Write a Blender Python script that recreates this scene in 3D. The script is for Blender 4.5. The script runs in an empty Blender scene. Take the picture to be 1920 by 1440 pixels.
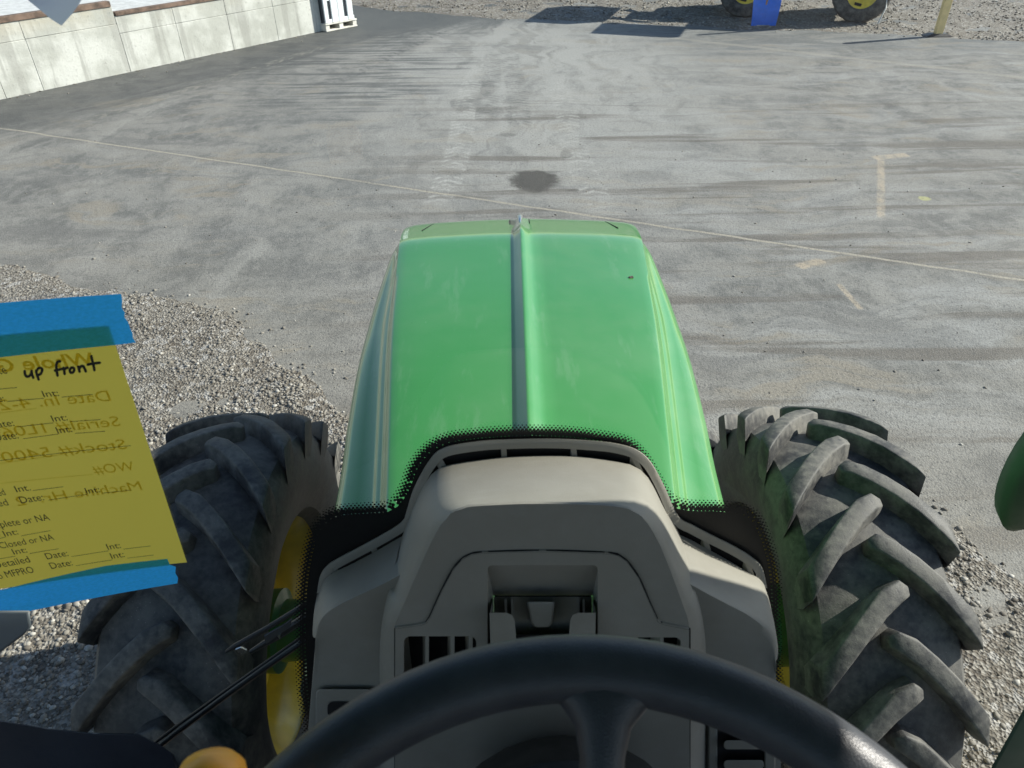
import bpy, bmesh, math, random
import numpy as np
from mathutils import Vector, Matrix, noise
from mathutils.geometry import tessellate_polygon

S = bpy.context.scene
COL = S.collection
R_ = math.radians
random.seed(4)

# ------------------------------------------------------------------ camera, light, exposure
CAM = Vector((-.027, 0, 2.8)); PITCH, YAW, ROLL, FPX = 36.0, -.094, -.79, 1387.0
p_, y_, r_ = R_(PITCH), R_(YAW), R_(ROLL)
FW = Vector((math.sin(y_)*math.cos(p_), math.cos(y_)*math.cos(p_), -math.sin(p_)))
RT = Vector((math.cos(y_), -math.sin(y_), 0)); UP = RT.cross(FW)
RT, UP = RT*math.cos(r_)+UP*math.sin(r_), -RT*math.sin(r_)+UP*math.cos(r_)
cd = bpy.data.cameras.new('camera'); cam = bpy.data.objects.new('camera', cd); COL.objects.link(cam)
M = Matrix((RT, UP, -FW)).transposed().to_4x4(); M.translation = CAM
cam.matrix_world = M
cd.sensor_width = 36; cd.lens = 36*FPX/1920; cd.clip_end = 2000; cd.clip_start = .02
cd.dof.use_dof = True; cd.dof.focus_distance = 2.2; cd.dof.aperture_fstop = 18
S.camera = cam

SUN_AZ, SUN_EL = 15.0, 33.0          # degrees forward of due right (+x), elevation
sd = Vector((math.cos(R_(SUN_AZ))*math.cos(R_(SUN_EL)), math.sin(R_(SUN_AZ))*math.cos(R_(SUN_EL)), math.sin(R_(SUN_EL))))
w = bpy.data.worlds.new('World'); S.world = w; w.use_nodes = True
wn = w.node_tree; bg = wn.nodes['Background']
sky = wn.nodes.new('ShaderNodeTexSky'); sky.sky_type = 'NISHITA'; sky.sun_disc = False
sky.sun_elevation = R_(SUN_EL); sky.sun_rotation = R_(90-SUN_AZ)
sky.air_density = 1.0; sky.dust_density = .6; sky.ozone_density = 1.2
wn.links.new(sky.outputs[0], bg.inputs[0]); bg.inputs[1].default_value = .09
sl = bpy.data.lights.new('sun', 'SUN'); sl.energy = 5.0; sl.angle = R_(.55); sl.color = (1, .95, .86)
so = bpy.data.objects.new('sun', sl); COL.objects.link(so)
so.rotation_euler = sd.to_track_quat('Z', 'Y').to_euler()
S.view_settings.view_transform = 'Standard'; S.view_settings.look = 'None'
S.view_settings.gamma = 1; S.view_settings.use_curve_mapping = False
S.view_settings.exposure = .85
S.render.engine = 'CYCLES'
S.cycles.transparent_max_bounces = 16

# ------------------------------------------------------------------ pixel of the photograph -> point in the place
def ray(px, py): return FW + RT*((px-960)/FPX) - UP*((py-720)/FPX)
def G(px, py, z=0.0):
    d = ray(px, py); return CAM + d*((z-CAM.z)/d.z)
def Yg(x): return .62-.35*x*x                          # windshield: upright, bowed forward
def glass(px, py, off=0.0):
    d = ray(px, py); a, b = .05, 3.0
    for _ in range(40):
        t = (a+b)/2; q = CAM+d*t
        if q.y < Yg(q.x)-off: a = t
        else: b = t
    return CAM+d*a
def face(px, py, dy=0.0, y0=.47, k=.1):                # driver-side face of the console
    d = ray(px, py); t = (y0+dy+k*(CAM.z-2.1)-CAM.y)/(d.y-k*d.z); return CAM+d*t
def yplane(px, py, y):
    d = ray(px, py); return CAM+d*((y-CAM.y)/d.y)

# ------------------------------------------------------------------ helpers
def tag(o, label=None, cat=None, group=None, kind=None):
    if label: o['label'] = label
    if cat: o['category'] = cat
    if group: o['group'] = group
    if kind: o['kind'] = kind
    return o
def empty(name, loc=(0, 0, 0), rz=0):
    o = bpy.data.objects.new(name, None); o.location = loc; o.rotation_euler.z = rz; o.empty_display_size = .1
    COL.objects.link(o); return o
def link(name, me, mat, parent=None, loc=None):
    o = bpy.data.objects.new(name, me); COL.objects.link(o)
    if mat is not None and len(me.materials) == 0: me.materials.append(mat)
    if parent is not None: o.parent = parent
    if loc is not None: o.location = loc
    return o
def mk(name, vs, fs, mat, parent=None, smooth=35, loc=None):
    me = bpy.data.meshes.new(name); me.from_pydata([tuple(v) for v in vs], [], fs); me.validate()
    bm = bmesh.new(); bm.from_mesh(me); bmesh.ops.remove_doubles(bm, verts=bm.verts, dist=1e-6)
    bmesh.ops.recalc_face_normals(bm, faces=bm.faces); bm.to_mesh(me); bm.free()
    if smooth:
        me.polygons.foreach_set('use_smooth', [True]*len(me.polygons)); me.set_sharp_from_angle(angle=R_(smooth))
    return link(name, me, mat, parent, loc)
class MB:
    def __init__(s): s.v = []; s.f = []
    def add(s, vs, fs):
        n = len(s.v); s.v += [Vector(v) for v in vs]; s.f += [tuple(i+n for i in f) for f in fs]; return s
    def box(s, c, d, rot=None):
        c = Vector(c); vs = []
        for i in range(8):
            q = Vector(((i & 1)-.5, ((i >> 1) & 1)-.5, ((i >> 2) & 1)-.5)); q = Vector((q.x*d[0], q.y*d[1], q.z*d[2]))
            if rot: q = rot @ q
            vs.append(c+q)
        return s.add(vs, [(0, 2, 3, 1), (4, 5, 7, 6), (0, 1, 5, 4), (2, 6, 7, 3), (0, 4, 6, 2), (1, 3, 7, 5)])
    def hexa(s, vs):                                    # 4 bottom + 4 top
        return s.add(vs, [(3, 2, 1, 0), (4, 5, 6, 7), (0, 1, 5, 4), (1, 2, 6, 5), (2, 3, 7, 6), (3, 0, 4, 7)])
    def tube(s, pts, r, n=10, cap=True, flat=None):
        pts = [Vector(p) for p in pts]; rings = []
        for i, p in enumerate(pts):
            t = (pts[min(i+1, len(pts)-1)]-pts[max(i-1, 0)]).normalized()
            a = t.cross(Vector((0, 0, 1)))
            if a.length < .05: a = t.cross(Vector((0, 1, 0)))
            a.normalize(); b = t.cross(a); rr = r[i] if isinstance(r, (list, tuple)) else r
            rings.append([p+(a*math.cos(2*math.pi*k/n)+b*math.sin(2*math.pi*k/n)*(flat or 1))*rr for k in range(n)])
        vs = [v for q in rings for v in q]; fs = []
        for i in range(len(rings)-1):
            for k in range(n):
                fs.append((i*n+k, i*n+(k+1) % n, (i+1)*n+(k+1) % n, (i+1)*n+k))
        if cap: fs += [tuple(range(n))[::-1], tuple((len(rings)-1)*n+k for k in range(n))]
        return s.add(vs, fs)
    def grid(s, rows, close=False):
        m = len(rows[0]); vs = [v for r in rows for v in r]; fs = []
        for i in range(len(rows)-1):
            for j in range(m if close else m-1):
                fs.append((i*m+j, i*m+(j+1) % m, (i+1)*m+(j+1) % m, (i+1)*m+j))
        return s.add(vs, fs)
    def revolve(s, prof, c=(0, 0, 0), n=48):            # prof: (x, r) about the x axis
        rows = []
        for k in range(n+1):
            a = 2*math.pi*k/n
            rows.append([Vector((c[0]+x, c[1]+r*math.cos(a), c[2]+r*math.sin(a))) for x, r in prof])
        return s.grid(rows)
    def build(s, name, mat, parent=None, smooth=35, loc=None, bevel=0):
        o = mk(name, s.v, s.f, mat, parent, smooth, loc)
        if bevel:
            m = o.modifiers.new('b', 'BEVEL'); m.width = bevel; m.segments = 2; m.limit_method = 'ANGLE'; m.angle_limit = R_(40)
        return o
def cr(pts, n):                                         # Catmull-Rom resample, n points
    P = [Vector(p) for p in pts]; D = [0]
    for i in range(1, len(P)): D.append(D[-1]+(P[i]-P[i-1]).length)
    out = []
    for k in range(n):
        d = D[-1]*k/(n-1); i = 0
        while i < len(P)-2 and D[i+1] < d: i += 1
        t = (d-D[i])/max(D[i+1]-D[i], 1e-9)
        a, b, c, e = P[max(i-1, 0)], P[i], P[i+1], P[min(i+2, len(P)-1)]
        m1 = (c-a)*.5; m2 = (e-b)*.5
        out.append(b*(2*t**3-3*t*t+1)+m1*(t**3-2*t*t+t)+c*(-2*t**3+3*t*t)+m2*(t**3-t*t))
    return out
def lerp(tab, x):
    if x <= tab[0][0]: return tab[0][1]
    for (a, u), (b, v) in zip(tab, tab[1:]):
        if x <= b: return u+(v-u)*(x-a)/(b-a)
    return tab[-1][1]
def offset(pts, d):                                     # offset a 2-D polyline to its left by d
    out = []
    for i, p in enumerate(pts):
        a = Vector(pts[max(i-1, 0)]); b = Vector(pts[min(i+1, len(pts)-1)]); t = (b-a).normalized()
        out.append((p[0]-t.y*d*-1, p[1]+t.x*d*-1))
    return out

# ------------------------------------------------------------------ material node writer
class NT:
    def __init__(s, name):
        s.m = bpy.data.materials.new(name); s.m.use_nodes = True; s.t = s.m.node_tree
        s.b = s.t.nodes['Principled BSDF']; s.out = s.t.nodes['Material Output']
    def nd(s, ty, **kw):
        n = s.t.nodes.new(ty)
        for k, v in kw.items(): setattr(n, k, v)
        return n
    def put(s, sock, v):
        if isinstance(v, bpy.types.NodeSocket): s.t.links.new(v, sock)
        else:
            if isinstance(v, (tuple, list)) and len(v) == 3 and len(sock.default_value) == 4: v = (*v, 1)
            sock.default_value = v
    def math(s, op, a, b=0.0, c=0.0, clamp=False):
        n = s.nd('ShaderNodeMath', operation=op, use_clamp=clamp)
        s.put(n.inputs[0], a); s.put(n.inputs[1], b); s.put(n.inputs[2], c); return n.outputs[0]
    def pos(s, obj=True):
        return s.nd('ShaderNodeTexCoord').outputs['Object']
    def xyz(s, v):
        n = s.nd('ShaderNodeSeparateXYZ'); s.put(n.inputs[0], v); return n.outputs
    def comb(s, x, y, z=0.0):
        n = s.nd('ShaderNodeCombineXYZ')
        for i, q in enumerate((x, y, z)): s.put(n.inputs[i], q)
        return n.outputs[0]
    def mapping(s, v, sc=(1, 1, 1), rot=0, loc=(0, 0, 0)):
        n = s.nd('ShaderNodeMapping'); s.put(n.inputs[0], v); n.inputs['Scale'].default_value = sc
        n.inputs['Rotation'].default_value = (0, 0, rot); n.inputs['Location'].default_value = loc; return n.outputs[0]
    def noise(s, v, sc, det=4, rough=.55, dist=0):
        n = s.nd('ShaderNodeTexNoise'); s.put(n.inputs['Vector'], v); n.inputs['Scale'].default_value = sc
        n.inputs['Detail'].default_value = det; n.inputs['Roughness'].default_value = rough; n.inputs['Distortion'].default_value = dist
        return n.outputs['Fac']
    def vor(s, v, sc, feat='F1', out='Distance'):
        n = s.nd('ShaderNodeTexVoronoi', feature=feat); s.put(n.inputs['Vector'], v); n.inputs['Scale'].default_value = sc
        return n.outputs[out]
    def ss(s, x, a, b, lo=0.0, hi=1.0):                 # smoothstep a..b -> lo..hi
        n = s.nd('ShaderNodeMapRange', interpolation_type='SMOOTHSTEP'); s.put(n.inputs[0], x)
        for i, q in enumerate((a, b, lo, hi)): s.put(n.inputs[i+1], q)
        return n.outputs[0]
    def mix(s, f, a, b):
        n = s.nd('ShaderNodeMix', data_type='RGBA'); s.put(n.inputs[0], f); s.put(n.inputs[6], a); s.put(n.inputs[7], b); return n.outputs[2]
    def bump(s, h, st, dist, prev=None):
        n = s.nd('ShaderNodeBump'); s.put(n.inputs['Height'], h); n.inputs['Strength'].default_value = st; n.inputs['Distance'].default_value = dist
        if prev is not None: s.put(n.inputs['Normal'], prev)
        return n.outputs[0]
    def fin(s, col=None, rough=None, normal=None, **kw):
        if col is not None: s.put(s.b.inputs['Base Color'], col)
        if rough is not None: s.put(s.b.inputs['Roughness'], rough)
        if normal is not None: s.put(s.b.inputs['Normal'], normal)
        for k, v in kw.items(): s.put(s.b.inputs[k.replace('_', ' ')], v)
        return s.m
def plain(name, col, rough=.5, metal=0.0, grain=0.0, gsc=400, var=.12, **kw):
    t = NT(name); p = t.pos(); n = t.noise(p, 9, 5)
    f = t.ss(n, .3, .7); c = t.mix(f, tuple(q*(1-var) for q in col), tuple(min(1, q*(1+var)) for q in col))
    nm = t.bump(t.noise(p, gsc, 2), grain, .0006) if grain else None
    r = t.ss(t.noise(p, 23, 4), .3, .7, max(0, rough-.06), min(1, rough+.06))
    return t.fin(c, r, nm, Metallic=metal, **kw)

# ---- paint, plastic, rubber
def paint():
    t = NT('green_paint'); p = t.pos()
    dust = t.ss(t.noise(p, 3.5, 6, .6), .42, .75)
    speck = t.ss(t.vor(t.mapping(p, (1, .5, 1)), 34), .035, .015)
    gate = t.ss(t.noise(p, 5, 2), .55, .62)
    c = t.mix(t.math('MULTIPLY', dust, .10), (.036, .220, .036), (.30, .36, .27))
    c = t.mix(t.math('MULTIPLY', t.math('MULTIPLY', speck, gate), .8), c, (.5, .55, .45))
    wipe = t.ss(t.noise(t.mapping(p, (7, 1.2, 7), .6), 3, 6, .7), .55, .66)
    c = t.mix(t.math('MULTIPLY', wipe, .07), c, (.42, .48, .40))
    nm = t.bump(t.noise(p, 7, 2), .25, .004)
    return t.fin(c, t.ss(dust, 0, 1, .30, .42), nm, Coat_Weight=.9, Coat_Roughness=t.ss(dust, 0, 1, .05, .16), Specular_IOR_Level=.5, Coat_IOR=1.62)
GREEN = paint()
DGREEN = plain('dark_green_paint', (.018, .13, .03), .4, Coat_Weight=.4)
YEL = plain('yellow_rim_paint', (.78, .56, .035), .38, var=.15, Coat_Weight=.4, Coat_Roughness=.15)
def dash_mat():
    t = NT('grey_dash_plastic'); p = t.pos()
    c = t.mix(t.ss(t.noise(p, 14, 6, .65), .35, .75), (.245, .232, .200), (.275, .262, .230))
    sm = t.ss(t.noise(t.mapping(p, (9, 30, 9), .5), 3, 3), .56, .7)
    c = t.mix(t.math('MULTIPLY', sm, .10), c, (.36, .345, .31))
    nm = t.bump(t.vor(p, 900), .35, .0004)
    return t.fin(c, .50, nm, Specular_IOR_Level=.5)
DASH = dash_mat()
DASH2 = plain('grey_inner_plastic', (.20, .19, .165), .6, grain=.3, gsc=900, var=.05)
BLACK = plain('black_plastic', (.012, .012, .013), .45, grain=.15)
CAVITY = plain('dark_cavity', (.004, .004, .005), .85)
CERAMIC = plain('black_ceramic_print', (.003, .003, .0035), .6)
STEEL = plain('bright_metal', (.62, .62, .60), .28, 1.0)
def wheel_mat():
    t = NT('steering_leather'); p = t.pos()
    c = t.mix(t.ss(t.noise(p, 40, 5), .3, .7), (.034, .038, .047), (.048, .053, .063))
    nm = t.bump(t.vor(p, 1100), .35, .0004)
    return t.fin(c, .40, nm)
WHEELM = wheel_mat()
def rubber(name, dustiness):
    t = NT(name); p = t.pos()
    g = t.noise(p, 7, 6, .65); h = t.noise(p, 60, 4)
    f = t.math('MULTIPLY', t.ss(t.math('ADD', g, t.math('MULTIPLY', h, .35)), .5, .9), dustiness)
    c = t.mix(f, (.024, .0245, .027), (.20, .19, .17))
    sp = t.ss(t.vor(p, 95), .16, .06); c = t.mix(t.math('MULTIPLY', sp, t.ss(g, .5, .62, 0, .5)), c, (.38, .36, .32))
    nm = t.bump(t.noise(p, 220, 4, .7), .5, .0016, t.bump(t.noise(p, 30, 3), .18, .005))
    return t.fin(c, t.ss(f, 0, 1, .55, .85), nm, Specular_IOR_Level=.4)
RUBBER = rubber('tyre_rubber', .72)
LUGM = rubber('lug_rubber', .85)

# ---- ground materials
def stripe_track(t, X, Y, a, b, w, pitch, wob, duty=.42, skew=1.4):
    a = Vector(a); b = Vector(b); L = (b-a).length; u = (b-a)/L
    dx = t.math('SUBTRACT', X, a.x); dy = t.math('SUBTRACT', Y, a.y)
    s = t.math('ADD', t.math('MULTIPLY', dx, u.x), t.math('MULTIPLY', dy, u.y))
    q = t.math('ADD', t.math('MULTIPLY', dx, -u.y), t.math('MULTIPLY', dy, u.x))
    q = t.math('ADD', q, t.math('MULTIPLY', t.math('SINE', t.math('MULTIPLY', s, 1.1)), wob))
    aq = t.math('ABSOLUTE', q)
    st = t.math('ADD', t.math('DIVIDE', s, pitch), t.math('MULTIPLY', aq, skew/w))
    band = t.ss(t.math('PINGPONG', st, .5), duty*.5-.07, duty*.5+.07, 1, 0)
    m = t.math('MULTIPLY', band, t.ss(aq, w*.42, w*.55, 1, 0))
    e = t.math('MULTIPLY', t.ss(s, -.1, .5), t.ss(s, L-.8, L, 1, 0))
    return t.math('MULTIPLY', m, e), t.math('MULTIPLY', t.ss(aq, w*.42, w*.6, 1, 0), e)
def blob(t, X, Y, c, rx, ry, soft, nz, amp):
    dx = t.math('DIVIDE', t.math('SUBTRACT', X, c[0]), rx); dy = t.math('DIVIDE', t.math('SUBTRACT', Y, c[1]), ry)
    d = t.math('SQRT', t.math('ADD', t.math('MULTIPLY', dx, dx), t.math('MULTIPLY', dy, dy)))
    d = t.math('ADD', d, t.math('MULTIPLY', t.math('SUBTRACT', nz, .5), amp))
    return t.ss(d, 1-soft, 1+soft, 1, 0)
def lineband(t, X, Y, a, b, w, soft, nz=None, amp=0):
    a = Vector(a); b = Vector(b); u = (b-a).normalized()
    q = t.math('ADD', t.math('MULTIPLY', t.math('SUBTRACT', X, a.x), -u.y), t.math('MULTIPLY', t.math('SUBTRACT', Y, a.y), u.x))
    if nz is not None: q = t.math('ADD', q, t.math('MULTIPLY', t.math('SUBTRACT', nz, .5), amp))
    return t.ss(t.math('ABSOLUTE', q), w-soft, w+soft, 1, 0), q
def asphalt():
    t = NT('dusty_asphalt'); p = t.pos(); X, Y, Z = t.xyz(p)
    big = t.noise(p, .45, 5, .6); mid = t.noise(p, 1.7, 6, .62); fine = t.noise(p, 42, 4, .75); grit = t.noise(p, 150, 3, .75)
    clump = t.noise(t.mapping(p, (1, .6, 1)), 9, 5, .7)
    wv = t.nd('ShaderNodeVectorMath', operation='ADD'); wn_ = t.nd('ShaderNodeTexNoise'); t.put(wn_.inputs['Vector'], p); wn_.inputs['Scale'].default_value = .9; wn_.inputs['Detail'].default_value = 5
    wm = t.nd('ShaderNodeVectorMath', operation='MULTIPLY'); t.t.links.new(wn_.outputs['Color'], wm.inputs[0]); wm.inputs[1].default_value = (1.6, 1.1, 0); t.t.links.new(p, wv.inputs[0]); t.t.links.new(wm.outputs[0], wv.inputs[1]); pw = wv.outputs[0]
    streak = t.noise(t.mapping(pw, (.42, 1.9, 1), R_(-5)), 1.5, 7, .66, .5)
    streak2 = t.noise(t.mapping(pw, (1.3, .26, 1), R_(9)), 1.9, 7, .68, .6)
    streak3 = t.noise(t.mapping(pw, (.40, 2.2, 1), R_(14)), 1.1, 7, .68, .5)
    c = t.mix(t.ss(mid, .40, .60), (.090, .092, .089), (.178, .174, .160))
    c = t.mix(t.ss(clump, .42, .62, 0, .45), c, (.22, .215, .20))
    # pale dust drifts, along and across the lot
    c = t.mix(t.math('MULTIPLY', t.ss(streak2, .45, .64), t.ss(big, .42, .56, .15, .65)), c, (.250, .246, .228))
    c = t.mix(t.math('MULTIPLY', t.ss(streak3, .45, .66), t.ss(X, -1.5, 2, .15, .75)), c, (.255, .258, .250))
    # darker grey tyre drag, brown-tan mud film
    c = t.mix(t.ss(streak, .48, .36, 0, .55), c, (.085, .086, .086))
    c = t.mix(t.math('MULTIPLY', t.ss(streak, .52, .62), t.ss(t.noise(p, .8, 4), .44, .56, .1, .75)), c, (.200, .176, .138))
    fan = blob(t, X, Y, (.3, 12.0), 2.6, 5.2, .7, streak2, 1.6)
    c = t.mix(t.math('MULTIPLY', fan, t.ss(streak2, .38, .58, .3, .9)), c, (.30, .30, .285))
    # brown drag streaks on the middle and right
    st3 = t.noise(t.mapping(p, (.2, 2.5, 1), R_(4)), 1.5, 5, .55, .3)
    dr = t.math('MULTIPLY', t.ss(st3, .53, .64), t.math('MULTIPLY', t.ss(X, -2.5, .3), t.ss(Y, 11.5, 9, 0, 1)))
    c = t.mix(t.math('MULTIPLY', dr, .72), c, (.082, .070, .058))
    # newer dark strip along the wall and in the far left
    w0, w2 = G(0, 187), G(605, 58)
    u = (w2-w0).normalized(); nx, ny = u.y, -u.x
    dw0 = t.math('ADD', t.math('MULTIPLY', t.math('SUBTRACT', X, w0.x), nx), t.math('MULTIPLY', t.math('SUBTRACT', Y, w0.y), ny))
    along = t.noise(t.mapping(p, (1, 1, 1), 0), 2.2, 6, .65)
    wallst = t.noise(t.mapping(t.mapping(p, (1, 1, 1), R_(-51.5)), (.25, 2.2, 1)), 1.5, 6, .65)
    dw = t.math('ADD', dw0, t.math('MULTIPLY', t.math('SUBTRACT', wallst, .5), 2.4))
    dark = t.ss(dw, 1.15, 2.2, 1, 0)
    c = t.mix(t.math('MULTIPLY', dark, t.ss(along, .38, .55, .97, .72)), c, (.045, .049, .051))
    farl = blob(t, X, Y, (-2.3, 17.4), 3.2, 2.2, .3, streak2, 1.4)
    c = t.mix(t.math('MULTIPLY', farl, .8), c, (.052, .058, .061))
    farr = t.math('MULTIPLY', t.ss(X, 1.5, 4), t.ss(Y, 12.3, 13.8))
    c = t.mix(t.math('MULTIPLY', farr, t.ss(streak, .45, .55, .75, .25)), c, (.085, .094, .100))
    # turning scuffs in the upper left
    sc = t.noise(t.mapping(p, (.4, 5.5, 1), R_(12)), 1.2, 4, .55)
    scm = t.math('MULTIPLY', t.ss(sc, .5, .56), blob(t, X, Y, (-2.4, 12.6), 1.7, 2.6, .5, mid, 1.5))
    c = t.mix(t.math('MULTIPLY', scm, .75), c, (.052, .057, .060))
    # tyre prints
    brk = t.ss(t.noise(p, 3.3, 6, .7), .42, .55); brk2 = t.ss(clump, .40, .54)
    for (a, b, wd, pi, wob, col, am) in (
            ((-.75, 6.7), (-.45, 12.9), .30, .13, .05, (.36, .36, .34), .62),
            ((.86, 6.6), (.60, 11.6), .30, .13, -.06, (.34, .34, .32), .62),
            ((.1, 8.9), (.0, 13.9), .30, .12, .02, (.06, .062, .06), .50),
            ((-.35, 9.4), (-.25, 13.9), .28, .12, .02, (.06, .062, .06), .45),
            ((-5.6, 9.6), (-3.0, 14.4), .20, .26, .02, (.22, .21, .18), .60),
            ((-2.9, 11.0), (-1.0, 16.0), .35, .2, .04, (.055, .058, .06), .65)):
        m, bd = stripe_track(t, X, Y, a, b, wd, pi, wob)
        m = t.math('MULTIPLY', m, t.math('MULTIPLY', brk, brk2))
        c = t.mix(t.math('MULTIPLY', m, am), c, col)
        c = t.mix(t.math('MULTIPLY', bd, t.math('MULTIPLY', brk, .16)), c, col)
    # straight sealed joint, pale tan, and two softer seams
    j, q = lineband(t, X, Y, G(0, 240)[:2], G(1920, 525)[:2], .017, .008, t.noise(p, 1.6, 4), .075)
    jj, _ = lineband(t, X, Y, G(0, 240)[:2], G(1920, 525)[:2], .05, .045, t.noise(p, 2.3, 4), .12)
    c = t.mix(t.math('MULTIPLY', jj, .35), c, (.08, .078, .073))
    c = t.mix(t.math('MULTIPLY', j, t.ss(mid, .38, .5, .55, .95)), c, (.30, .275, .225))
    l2, _ = lineband(t, X, Y, G(1250, 70)[:2], G(1920, 145)[:2], .07, .05, t.noise(p, 1.3, 3), .22)
    c = t.mix(t.math('MULTIPLY', t.math('MULTIPLY', l2, .5), t.ss(X, 1.5, 3)), c, (.27, .255, .22))
    l3, _ = lineband(t, X, Y, G(870, 190)[:2], G(1500, 207)[:2], .02, .015, t.noise(p, 1.7, 3), .1)
    c = t.mix(t.math('MULTIPLY', l3, .3), c, (.08, .078, .074))
    # oil stains
    for (px, py, rx, ry, am) in ((1003, 338, .25, .30, .95), (1062, 290, .07, .16, .35), (952, 253, .10, .07, .4), (1075, 357, .06, .03, .4), (1030, 322, .14, .03, .4), (380, 545, .03, .02, .5)):
        o = blob(t, X, Y, G(px, py)[:2], rx, ry, .22, t.noise(p, 6.5, 5, .65), 1.1)
        c = t.mix(t.math('MULTIPLY', o, am), c, (.036, .033, .029))
    # sandy scrapes, right side; first two strokes paint in an L-shaped windshield reflection
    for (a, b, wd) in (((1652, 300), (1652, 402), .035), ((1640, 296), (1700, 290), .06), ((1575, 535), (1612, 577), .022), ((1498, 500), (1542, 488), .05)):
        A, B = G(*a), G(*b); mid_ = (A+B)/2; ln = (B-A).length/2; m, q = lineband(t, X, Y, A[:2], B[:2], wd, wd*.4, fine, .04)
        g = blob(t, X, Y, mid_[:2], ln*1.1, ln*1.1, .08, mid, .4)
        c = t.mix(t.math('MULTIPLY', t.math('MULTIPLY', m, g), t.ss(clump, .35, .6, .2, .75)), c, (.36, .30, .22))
    yel = blob(t, X, Y, G(1733, 372)[:2], .055, .055, .15, t.noise(p, 14, 3), .9)
    c = t.mix(t.math('MULTIPLY', yel, .55), c, (.42, .42, .14))
    # mud near the gravel edge
    e = t.ss(t.math('ADD', t.math('ADD', Y, t.math('MULTIPLY', X, .35)), t.math('MULTIPLY', mid, 1.5)), 3.6, 6.2, 1, 0)
    c = t.mix(t.math('MULTIPLY', e, .40), c, (.225, .205, .170))
    # aggregate speckle
    c = t.mix(t.ss(grit, .5, .68, 0, .5), c, (.42, .41, .38)); c = t.mix(t.ss(fine, .50, .38, 0, .5), c, (.045, .045, .045))
    pit = t.ss(t.vor(p, 7.5), .035, .02); c = t.mix(t.math('MULTIPLY', pit, .7), c, (.035, .033, .03))
    h = t.math('ADD', t.math('MULTIPLY', fine, .8), t.math('MULTIPLY', t.vor(p, 90), .7))
    nm = t.bump(h, .55, .006, t.bump(mid, .3, .03))
    return t.fin(c, t.ss(fine, .3, .7, .72, .92), nm, Specular_IOR_Level=.35)
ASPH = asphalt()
def gravelm():
    t = NT('gravel_soil'); p = t.pos(); n = t.noise(p, 1.3, 6, .65); f = t.noise(p, 55, 4, .7)
    v = t.vor(p, 70, out='Color'); vv = t.xyz(v)[0]
    c = t.mix(t.ss(n, .35, .65), (.100, .082, .062), (.17, .152, .125))
    c = t.mix(t.ss(vv, .4, .95, 0, .75), c, (.30, .28, .245)); c = t.mix(t.ss(vv, .35, .1, 0, .6), c, (.06, .056, .05))
    big = t.vor(p, 26, out='Color'); c = t.mix(t.ss(t.xyz(big)[1], .75, .95, 0, .5), c, (.42, .41, .39))
    nm = t.bump(t.math('ADD', t.vor(p, 70), t.math('MULTIPLY', f, .6)), .9, .012)
    return t.fin(c, .9, nm)
GRAV = gravelm()
def stonem():
    t = NT('stone'); a = t.nd('ShaderNodeAttribute', attribute_name='tint').outputs['Fac']; p = t.pos()
    c = t.mix(t.ss(a, .0, .55), (.085, .072, .058), (.215, .198, .17)); c = t.mix(t.ss(a, .6, 1.0), c, (.46, .44, .40))
    c = t.mix(t.ss(t.noise(p, 160, 3), .4, .7, 0, .35), c, (.13, .115, .095))
    return t.fin(c, .85)
STONE = stonem()
def concrete():
    t = NT('cast_concrete'); p = t.pos(); X, Y, Z = t.xyz(p)
    n = t.noise(p, 1.5, 7, .65); f = t.noise(p, 24, 5, .7); run = t.noise(t.mapping(p, (3.2, 3.2, .25)), 1.4, 5, .6)
    c = t.mix(t.ss(n, .40, .60), (.40, .405, .37), (.56, .565, .53))
    c = t.mix(t.ss(run, .50, .60, 0, .6), c, (.30, .30, .275))
    c = t.mix(t.math('MULTIPLY', t.ss(Z, .55, 1.05), t.ss(t.noise(p, 3.1, 5), .38, .62, 0, .6)), c, (.42, .37, .27))
    c = t.mix(t.ss(f, .55, .68, 0, .6), c, (.22, .22, .20))
    nm = t.bump(f, .5, .006, t.bump(n, .35, .03))
    return t.fin(c, .85, nm)
CONC = concrete()
SLAB = plain('pale_slab', (.50, .51, .51), .85, var=.14, grain=.4, gsc=60)
RUST = plain('rusty_steel', (.13, .085, .062), .8, var=.45, grain=.5, gsc=120)

# ------------------------------------------------------------------ ground
NB = [(-12, 9.5), (-6, 6.3), (-4.3, 5.62), (-3.08, 5.13), (-2.15, 4.72), (-1.44, 4.02), (-1.03, 3.5), (0, 3.1), (1.06, 2.94), (2.15, 2.5), (2.33, 2.25), (3.2, 1.75), (8, -.5)]
FB = [(-14, 19.5), (-3.48, 18.17), (-2.2, 17.35), (.05, 16.3), (1.5, 15.95), (3.0, 15.43), (5.18, 14.93), (8.8, 13.64), (16, 11.0)]
def nz(x, y, s, o=0): return noise.fractal(Vector((x*s+o, y*s, o*.7)), .9, 2.0, 4)
def dnear(x, y): return lerp(NB, x)-y+nz(x, y, 1.3, 3)*.22+nz(x, y, 5, 9)*.05
def dfar(x, y): return y-lerp(FB, x)+nz(x, y, .9, 5)*.22+nz(x, y, 3.5, 2)*.07
def hgt(d, x, y, amp):
    b = max(-.05, min(.012, d*.09)); k = max(0, min(1, d*2.5))
    return b+k*(nz(x, y, 2.2, 1)*.018+nz(x, y, 7, 4)*.009)*amp
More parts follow.
